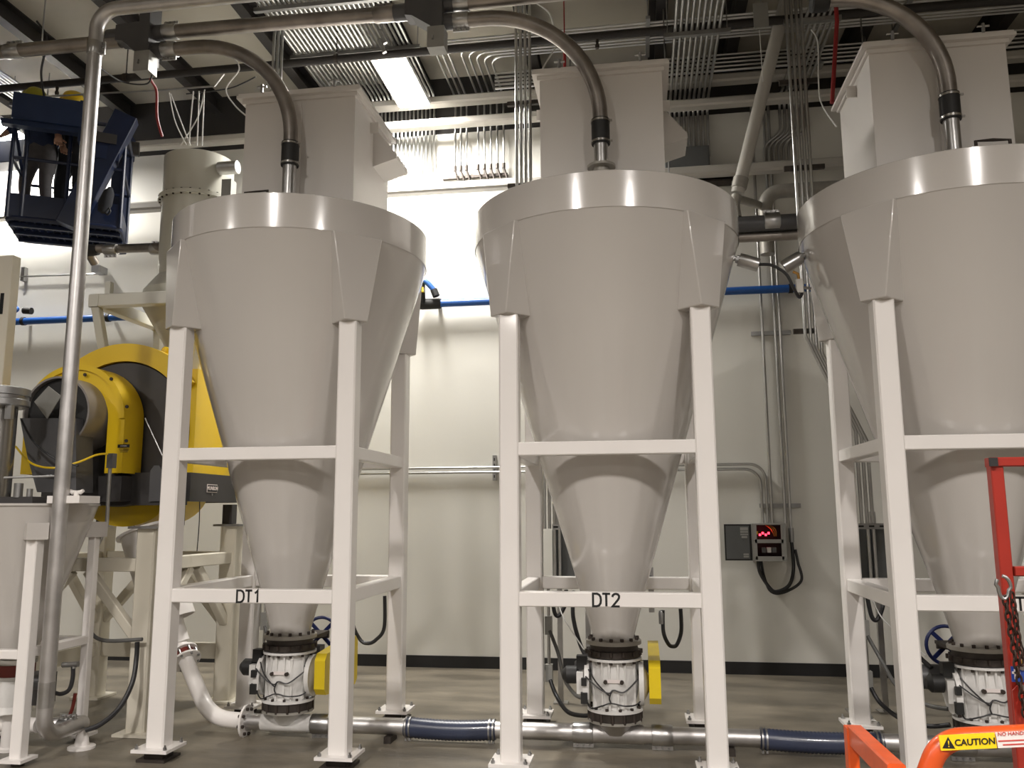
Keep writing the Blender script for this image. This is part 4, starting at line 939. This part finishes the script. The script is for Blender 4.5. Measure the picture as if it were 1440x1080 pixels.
for k in range(4): MB().box((xm-.08+k*.028, 8.76, bz1-.105+(k % 2)*.016), (.018, .02, .022)).build('indicator_light', 'led_red', eb)
MB().box((xm-.105, 8.76, bz1-.085), (.014, .02, .03)).build('terminal', 'yellow', eb)
for k in range(3): MB().tube(spline([(xm-.02+.02*k, 8.78, bz1-.01), (xm+.03+.02*k, 8.76, bz1-.05), (xm+.06+.01*k, 8.78, bz1-.12)]), .006, 6).build('wire', 'copper', eb)
for k in range(3): MB().box((xm-.05+k*.05, 8.79, bz0+.10), (.04, .08, .05)).build('breaker', ['panel_grey', 'cast_white', 'panel_grey'][k], eb)
dx0, dx1 = P(1019, 762, 8.72).x, P(1057, 762, 8.72).x
dr_ = MB().box(((dx0+dx1)/2, 8.72, zm), (dx1-dx0, .02, bz1-bz0)).build('door', 'ink_black', eb)
MB().box(((dx0+dx1)/2-.004, 8.708, zm), (dx1-dx0-.035, .008, bz1-bz0-.03)).build('door_panel', 'panel_grey', dr_)
for k, (w_, h_) in enumerate(((.075, .03), (.075, .018), (.075, .014), (.055, .02), (.05, .016), (.05, .016))):
    z = [bz1-.045, bz1-.075, bz1-.10, bz1-.125, bz0+.06, bz0+.038][k]
    MB().box((dx1-.07 if k < 4 else dx1-.06, 8.702, z), (w_, .003, h_)).build('print_label', 'box_steel', dr_)
cable('flex_conduit', [(bx0+.05, 8.78, bz0), (bx0+.06, 8.76, bz0-.12), (bx0+.14, 8.74, bz0-.26), (xm+.05, 8.74, bz0-.30), (vx_[2]-.06, 8.78, bz0-.24), (vx_[2], 8.84, bz0-.08), (vx_[2], WY, 1.30)], .018, 'cable', 'black flexible conduit looping under the open electrical box', 'cable', 'loops under the open box')
cable('flex_conduit', [(bx0+.08, 8.8, bz0), (bx0+.10, 8.78, bz0-.16), (xm, 8.77, bz0-.30), (xm+.12, 8.77, bz0-.31), (vx_[2]+.06, 8.80, bz0-.20), (vx_[2]+.045, 8.84, bz0-.02), (vx_[2]+.03, WY, bz0+.10)], .014, 'cable', 'thinner black conduit looping under the open electrical box', 'cable', 'loops under the open box')

# services behind each tank: vertical conduits, grey panel, cable loops
def services(i, xt, label, lab2, top, xoff, zb0, zb1, n):
    t = thing('conduit_group', label, 'conduit', (xt-.8, 7.2, 1.0), 'conduit groups behind the tanks')
    for k in range(n):
        x0_ = top + k*.042; x1_ = x0_ + xoff
        pts = [(x0_, 7.2, ZC-.01), (x0_, 7.2, zb0-k*.05), (x1_, 7.2, zb1-k*.05), (x1_, 7.2, 1.46 if k < 2 else .98)] if abs(xoff) > .05 else [(x0_, 7.2, ZC-.01), (x0_, 7.2, .62)]
        MB().tube(fillet(pts, .1, 6), .0145, 10).build('conduit', 'conduit', t)
    for z in ((5.35, 4.55, 3.1) if abs(xoff) > .05 else (4.5, 2.0)):
        MB().box((top+.02*n, 7.235, z), (.05*n+.14, .035, .04)).build('strut', 'dark_iron', t)
    return t
services(0, TX[0], 'straight silver conduits behind the tank lettered DT1', '', -3.43, 0, 0, 0, 3)
services(1, TX[1], 'silver conduits stepping down behind the tank lettered DT2', '', -1.03, .22, 3.3, 2.5, 4)
services(2, TX[2], 'silver conduits stepping down behind the tank at the orange rail', '', 1.41, .31, 3.05, 2.3, 4)
def panel(xt, label):
    c_ = xt-.38
    t = thing('electrical_cabinet', label, 'electrical box', (c_, 7.31, 0), 'grey panels behind the tanks')
    MB().box((c_, 7.31, 1.245), (.32, .15, .42)).build('enclosure', 'panel_grey', t)
    MB().box((c_, 7.231, 1.245), (.29, .010, .39)).build('door', 'panel_grey', t)
    s_ = MB().box((c_, 7.155, 1.475), (.30, .03, .045)).build('strut', 'steel', t)
    for k in range(4): MB().box((c_-.12+k*.08, 7.139, 1.475), (.04, .004, .014)).build('slot', 'ink_black', s_)
    MB().box((c_, 7.155, 1.02), (.30, .03, .04)).build('strut', 'steel', t)
    for dx in (-.12, .12):
        MB().box((c_+dx, 7.41, .80), (.042, .042, 1.58)).build('stand_post', 'galvanized', t)
        MB().box((c_+dx, 7.41, .006), (.12, .12, .012)).build('foot_plate', 'galvanized', t)
    for k in range(4): MB().lathe([(.016, 0), (.018, .05)], (c_-.12+k*.06, 7.29, .985), n=10).build('gland', 'steel', t)
panel(TX[1], 'dark grey electrical panel behind the tank lettered DT2')
panel(TX[2], 'dark grey electrical panel behind the tank at the orange rail')
def drop_set(xt, i, lab):
    t = thing('cable_drop', lab[0], 'conduit', (xt-.55, 6.75, .3), 'conduit drops beside the rotary valves')
    x = xt-.53
    MB().tube([(x, 6.78, 1.0), (x, 6.78, .33)], .0125, 10).build('conduit', 'conduit', t)
    MB().box((x, 6.78, .72), (.055, .055, .14)).build('conduit_body', 'box_steel', t)
    MB().box((x, 6.78, .36), (.055, .055, .13)).build('conduit_body', 'box_steel', t)
    MB().tube(spline([(x+.01, 6.76, .68), (x+.08, 6.7, .52), (x+.14, 6.55, .36), (x+.24, 6.3, .30), (xt-.2, 6.12, .31)]), .014, 10).build('flex_conduit', 'flex_grey', t)
    MB().tube(spline([(x+.01, 6.76, .31), (x+.06, 6.70, .21), (x+.16, 6.5, .14), (x+.28, 6.38, .14), (xt-.14, 6.3, .17)]), .016, 10).build('flex_conduit', 'cable', t)
    cable('power_cable', [(xt-.33, 6.80, .98), (xt-.33, 6.7, .80), (xt-.27, 6.55, .62), (xt-.2, 6.4, .52)], .016, 'cable', lab[1], 'cable')
    cable('sensor_wire', [(x+.06, 6.8, .98), (x+.12, 6.7, .80), (x+.3, 6.4, .60)], .005, 'white_wire', lab[2], 'wire')
    cable('cable_loop', [(x+.03, 6.78, .98), (x+.05, 6.76, .82), (x+.09, 6.76, .80), (x+.14, 6.78, .90), (x+.14, 6.8, .99)], .016, 'cable', lab[3], 'cable')
for i, nm in enumerate(('the tank lettered DT1', 'the tank lettered DT2', 'the tank at the orange rail')):
    drop_set(TX[i], i, ['grey conduit drop with two bodies behind the valve of '+nm, 'thick black cable curving down to the valve of '+nm, 'thin white wire slanting to the valve of '+nm, 'short black cable loop hanging behind '+nm])
def uloop(px0, py0, px1, py1, depth, Y, label):
    a, b = P(px0, py0, Y), P(px1, py1, Y); m_ = (a+b)/2
    cable('cable_loop', [a, a+Vector((0, 0, -depth*.6)), Vector((a.x*.75+b.x*.25, Y, a.z-depth*.93)), Vector((m_.x, Y, a.z-depth)), Vector((a.x*.25+b.x*.75, Y, a.z-depth*.93)), b+Vector((0, 0, -depth*.6)), b], .015, 'cable', label, 'cable')
uloop(497, 830, 541, 838, .42, 6.80, 'black cable loop hanging beside the back leg of the tank lettered DT1')
uloop(932, 858, 957, 856, .27, 6.78, 'black cable loop hanging from the back beam of the tank lettered DT2')
uloop(1429, 862, 1450, 862, .30, 6.78, 'black cable loop hanging behind the red frame')
sp = P(916, 845, 6.8)
stv = thing('strut_piece', 'short slotted strut on the back beam of the tank lettered DT2', 'bracket', (sp.x, 6.77, .86))
MB().box((sp.x, 6.765, 1.0), (.042, .03, .34)).build('strut', 'steel', stv)
for k in range(4): MB().box((sp.x, 6.748, .88+k*.07), (.014, .004, .035)).build('slot', 'ink_black', stv)
gl_ = P(930, 868, 6.78); tag(MB().lathe([(.02, -.05), (.022, .03), (.016, .05)], gl_, n=10).build('cable_gland', 'steel'), 'steel gland at the end of the cable loop behind DT2', 'fitting')

# level sensors between DT2 and DT3
def sensor(base, tip, label):
    t = thing('level_sensor', label, 'sensor', base, 'level sensors on the tank sides')
    base, tip = vec(base), vec(tip); d = (tip-base); L_ = d.length; d.normalize()
    MB().lathe([(.02, -.05), (.02, L_*.25)], base, d, 12).build('nipple', 'steel', t)
    MB().lathe([(.03, L_*.18), (.032, L_*.28)], base, d, 6).build('nut', 'steel', t)
    MB().lathe([(.048, L_*.28), (.05, L_*.32), (.05, L_*.98), (.045, L_)], base, d, 24).build('head', 'galvanized', t)
sensor(P(1028, 362, 6.1), P(1067, 373, 6.1), 'round silver level sensor on the side of the tank lettered DT2')
sensor(P(1136, 356, 6.1), P(1100, 377, 6.1), 'round silver level sensor on the tank at the orange rail')
cable('sensor_cable', [P(1066, 372, 6.08), P(1085, 373, 6.05), P(1105, 385, 6.05), P(1116, 405, 6.05), P(1124, 418, 6.1), P(1128, 412, 6.12)], .011, 'cable', 'black sensor cable curving between two tanks', 'cable')
sb = thing('sensor_box', 'small grey conduit body between the two level sensors', 'fitting', P(1124, 404, 6.12))
MB().box(P(1124, 403, 6.12), (.045, .05, .10)).build('conduit_body', 'flange_grey', sb)
MB().tube([P(1115, 382, 6.1), P(1122, 385, 6.1), P(1124, 396, 6.12)], .011, 8).build('elbow', 'copper', sb)
MB().tube([P(1124, 403, 6.12), P(1140, 406, 6.14)], .012, 8).build('nipple', 'steel', sb)

# dark duct behind the tanks and grey bend above it
dk = thing('duct', 'dark round duct with clamp running behind the tanks', 'duct', (1.2, 7.6, 4.1))
zd = P(1080, 314, 7.6).z
MB().tube([(.3, 7.6, zd), (2.2, 7.6, zd)], .075, 20).build('duct_run', 'machine_grey', dk)
MB().tube([(.3, 7.66, zd-.10), (2.2, 7.62, zd-.12)], .045, 16).build('lower_pipe', 'dark_pipe', dk)
coupling_part(P(1085, 312, 7.6), (1, 0, 0), dk, .14, .082, (0, 0, 1))
for x in (.35, 2.15): MB().tube([(x, 7.6, zd+.07), (x, 7.6, ZC)], .008, 6).build('hanger_rod', 'steel', dk)
gbn = thing('vent_bend', 'grey round vent bend turning down behind the duct', 'duct', (1.4, 8.4, 4.2))
pa, pb_ = P(1240, 258, 8.4), P(1075, 270, 8.4)
MB().tube(fillet([Vector((3.2, 8.4, pb_.z)), Vector((pb_.x, 8.4, pb_.z)), Vector((pb_.x, 8.4, zd-.05))], .16, 10), .072, 20).build('bend', 'flange_grey', gbn)
MB().tube([(2.4, 8.4, pb_.z+.06), (2.4, 8.4, ZC)], .008, 6).build('hanger_rod', 'steel', gbn)
MB().tube([P(1036, 279, 7.75), P(1066, 288, 8.36)], .04, 14).build('branch', 'flange_grey', gbn)
dgp = thing('diagonal_pipe', 'grey diagonal pipe slanting from the roof behind the tank lettered DT2', 'pipe', P(1037, 275, 7.6))
da, db_ = P(1037, 272, 7.6), P(1105, 0, 7.6); dd = (db_-da).normalized()
MB().tube([da, db_+dd*((ZC-.03-db_.z)/dd.z)], .06, 18).build('pipe_run', 'girt_paint', dgp)
MB().tube(spline([da-dd*.02, da-dd*.12, Vector((da.x-.02, 7.6, zd+.07))]), .05, 14).build('lower_elbow', 'flange_grey', dgp)
MB().lathe([(.07, -.05), (.07, .05)], da+dd*.1, dd, 18).build('collar', 'flange_grey', dgp)
# ------------------------------------------------------------------ roof services
spk = thing('sprinkler_pipe', 'black sprinkler main running level under the roof', 'pipe', (0, 7.5, 6.08))
MB().tube([(-12.9, 7.5, 6.115), (12.9, 7.5, 6.115)], .04, 16).build('pipe_run', 'purlin_steel', spk)
for x in (-8, -5.2, -2.9, -.6, 1.75, 4): MB().tube([(x, 7.5, 6.15), (x, 7.5, ZC)], .006, 6).lathe([(.048, -.02), (.048, .02)], (x, 7.5, 6.115), (1, 0, 0), 16).build('hanger', 'dark_iron', spk)
for px in (85, 840): MB().lathe([(.018, -.10), (.022, -.07), (.012, -.05), (.02, 0)], (P(px, 70, 7.5).x, 7.5, 6.09), n=10).build('sprinkler_head', 'dark_iron', spk)
def run_bank(name, label, paths, r, struts=(), m='conduit', group='conduit banks under the roof', cat='conduit', seg=8):
    t = thing(name, label, cat, vec(paths[0][0]), group)
    for p in paths: MB().tube(fillet(p, .14, 6), r, seg).build('conduit', m, t)
    for c, sz in struts:
        MB().box(c, sz).build('strut', 'steel', t)
        for sx_ in (-1, 1): MB().tube([(c[0]+sx_*(sz[0]/2-.03 if sz[0] > sz[1] else 0), c[1]+sx_*(0 if sz[0] > sz[1] else sz[1]/2-.03), c[2]), (c[0]+sx_*(sz[0]/2-.03 if sz[0] > sz[1] else 0), c[1]+sx_*(0 if sz[0] > sz[1] else sz[1]/2-.03), ZC)], .006, 6).build('hanger_rod', 'steel', t)
    return t
run_bank('conduit_bank', 'wide bank of parallel conduits beside the glowing ceiling light', [[(-3.42+k*.048, 4.6, 6.36), (-3.42+k*.048, 8.84, 6.36), (-3.42+k*.048, 8.84, 5.42)] for k in range(26)], .0155, [((-2.8, 6.9, 6.325), (1.4, .04, .04)), ((-2.8, 7.75, 6.325), (1.4, .04, .04))])
wp = []
for k, px in enumerate((640, 648, 656, 672, 681, 690, 699, 708)):
    x = P(px, 200, 8.82).x; zz_ = 6.30-.0*k
    yb = 7.98 - .045*(7-k)
    wp.append([(6.5, yb, 6.31-.005*k), (x, yb, 6.31-.005*k), (x, 8.83, 6.31-.005*k), (x, 8.83, 5.47)])
run_bank('conduit_bank', 'conduits turning from the roof down the brightly lit wall', wp, .0125, [((.2, 7.85, 6.265), (.04, .7, .03)), ((2.6, 7.85, 6.265), (.04, .7, .03)), ((4.6, 7.85, 6.265), (.04, .7, .03))])
lw_ = thing('wall_strut', 'dark strut with conduit connectors on the brightly lit wall', 'bracket', (-1.8, 8.85, 5.4))
MB().box((-1.75, 8.875, 5.36), (.75, .04, .03)).build('strut', 'dark_iron', lw_)
for k, p in enumerate(wp): MB().lathe([(.019, -.03), (.019, .03)], (p[-1][0], 8.83, 5.45), n=8).build('connector', 'dark_iron', lw_); MB().tube([(p[-1][0], 8.83, 5.43), (p[-1][0]+.04, 8.83, 5.30), (p[-1][0]+.04, 8.83, 5.24)], .012, 8).build('offset_nipple', 'dark_iron', lw_)
run_bank('conduit_bank', 'bank of nine conduits beside the filter box of the tank lettered DT2', [[(.44+k*.05, 5.2, 6.0), (.44+k*.05, 8.83, 6.0), (.44+k*.05, 8.83, 5.40)] for k in range(9)], .0155, [((.64, 6.55, 5.965), (.6, .04, .04)), ((.64, 7.35, 5.965), (.6, .04, .04))])
run_bank('conduit_bank', 'bank of conduits fanning down the wall beside the diagonal pipe', [[(1.60+k*.05, 5.2, 6.0), (1.60+k*.05, 8.83, 6.0), (1.60+k*.05, 8.83, 5.62), (1.42+k*.05, 8.83, 5.48), (1.42+k*.05, 8.83, 5.20)] for k in range(6)], .0155, [((1.65, 6.45, 5.965), (.5, .04, .04)), ((1.65, 7.3, 5.965), (.5, .04, .04))])
run_bank('conduit_bank', 'bank of level conduits under the roof behind the filter boxes', [[(-1.4, 8.18, 6.03+k*.042), (6.5, 8.18, 6.03+k*.042)] for k in range(5)], .0135, [((-.6, 8.18, 6.0), (.04, .12, .03)), ((1.9, 8.18, 6.0), (.04, .12, .03)), ((4.2, 8.18, 6.0), (.04, .12, .03))])
run_bank('conduit_bank', 'thin conduits slanting under the roof near the blue lift basket', [[(-6.95+k*.05, 5.6, 6.3), (-6.95+k*.05, 8.75, 6.3)] for k in range(7)], .013, [((-6.8, 8.1, 6.27), (.5, .04, .03))])
gb_ = thing('wall_box', 'grey pull box high on the wall under the nine conduits', 'electrical box', (.6, 8.75, 5.2))
MB().box((.60, 8.78, 5.33), (.46, .22, .25)).build('enclosure', 'panel_grey', gb_)
MB().box((.60, 8.665, 5.33), (.43, .012, .22)).build('cover', 'panel_grey', gb_)
sh_ = thing('wall_rail', 'dark steel rails on the wall below the grey pull box', 'bracket', (.6, 8.8, 5.0))
for z in (5.08, 5.14): MB().box((.72, 8.80, z), (.75, .16, .02)).build('rail', 'dark_iron', sh_)
MB().box((1.06, 8.75, 5.0), (.012, .012, .2)).build('rod', 'steel', sh_)
# round silver duct at the far left under the roof
sd_ = thing('silver_duct', 'silver round duct elbow under the roof behind the blue basket', 'duct', P(20, 120, 8.2))
MB().tube(fillet([P(-60, 118, 7.9), P(48, 132, 8.1), P(-40, 150, 8.1)], .16, 8), .09, 18).build('duct_run', 'galvanized', sd_)
# wires, hoses and little pipes under the roof
cable('red_hose', [P(213, 100, 5.74), P(212, 112, 5.78), P(220, 128, 5.9), P(221, 165, 5.95), P(228, 192, 6.0)], .011, 'hose_red', 'red hose hanging below the first diverter valve', 'hose')
for i, pts in enumerate((((238, 130), (246, 170), (262, 204)), ((240, 132), (256, 175), (268, 205)), ((272, 128), (268, 170), (266, 205)), ((288, 126), (278, 165), (254, 204)), ((280, 128), (277, 205)), ((287, 130), (284, 205)))):
    cable('air_line', [P(x, y, 6.3+.09*j) for j, (x, y) in enumerate(pts)], .0055, 'white_wire', 'thin white air line running down into the round dust filter', 'wire', 'white air lines over the round filter')
cable('small_pipe', [P(60, 136, 7.0), P(220, 127, 6.6), P(302, 121, 6.4), P(315, 104, 6.4)], .009, 'conduit', 'thin level pipe passing behind the first diverter valve', 'pipe', sm=False)
cable('white_wire', [P(330, 82, 6.2), P(336, 98, 6.2), P(318, 125, 6.2), P(330, 148, 6.2), P(350, 166, 6.0)], .006, 'white_wire', 'white wire looping beside the first filter box', 'wire')
cable('black_wire', [P(52, 30, 6.6), P(66, 55, 6.6), P(58, 100, 6.7), P(62, 135, 6.9)], .010, 'cable', 'black wire hanging in front of the roof near the blue basket', 'wire')
cable('black_wire', [P(140, 95, 5.3), P(172, 115, 5.6), P(206, 118, 5.72), P(214, 104, 5.72)], .006, 'cable', 'black wire sagging between the riser and the diverter valve', 'wire')
cable('black_wire', [P(262, 132, 6.4), P(300, 128, 6.4), P(330, 122, 6.4), P(360, 108, 6.4)], .006, 'cable', 'black wire sagging beside the first filter box', 'wire')
cable('white_wire', [P(1141, 42, 7.0), P(1150, 60, 7.0), P(1151, 110, 7.0), P(1155, 145, 6.95), P(1176, 178, 6.6)], .006, 'white_wire', 'white wire hanging beside the third filter box', 'wire')
cable('hanging_wire', [P(1068, 42, 7.3), P(1073, 115, 7.3)], .004, 'white_wire', 'thin wire hanging from the small plate beside the diagonal pipe', 'wire')
tag(MB().box(P(1070, 22, 7.3), (.13, .02, .24)).tube([P(1070, 5, 7.3), Vector((P(1070, 5, 7.3).x, 7.3, ZC))], .006, 6).build('junction_plate', 'box_steel'), 'small hanging grey plate beside the diagonal pipe', 'plate')
rp_ = thing('red_pipe', 'red sprinkler drop pipe beside the third filter box', 'pipe', P(1172, 140, 7.0))
MB().tube([P(1177, 30, 7.0), P(1170, 145, 7.0)], .018, 10).build('pipe_run', 'hose_red', rp_)
MB().tube([P(1177, 30, 7.0), Vector((P(1177, 30, 7.0).x, 7.0, ZC))], .018, 10).build('riser', 'hose_red', rp_)
tag(MB().tube([P(794, 70, 7.0), P(794, 95, 7.0)], .014, 10).tube([P(794, 70, 7.0), Vector((P(794, 70, 7).x, 7, ZC))], .006, 6).build('red_tag', 'hose_red'), 'short red pipe hanging above the second filter box', 'pipe')
cable('white_wire', [P(755, 5, 6.6), P(772, 18, 6.6), P(779, 40, 6.6), P(783, 62, 6.8), P(764, 95, 6.6), P(758, 120, 6.3)], .007, 'white_wire', 'white wire looping over the second filter box', 'wire')
hs_ = thing('heater_strut', 'slotted strut hangers beside the glowing ceiling light', 'bracket', P(540, 60, 7.3))
for px, py in ((537, 55), (536, 68)): MB().beam(P(px-3, py-12, 7.3), P(px+5, py+6, 7.3), .03, .04).build('strut', 'galvanized', hs_)
MB().tube([P(537, 50, 7.3), Vector((P(537, 50, 7.3).x, 7.3, ZC))], .006, 6).build('hanger_rod', 'steel', hs_)
ml = thing('wall_tube', 'thin level tube on wall clips behind the riser pipe', 'pipe', P(80, 388, 8.84))
MB().tube([P(-30, 391, 8.84), P(140, 385, 8.84)], .012, 8).build('tube', 'conduit', ml)
MB().box(P(34, 386, 8.86), (.045, .06, .17)).build('strut', 'steel', ml)
MB().box(P(140, 380, 8.8), (.10, .16, .08)).build('wall_bracket', 'steel', ml)
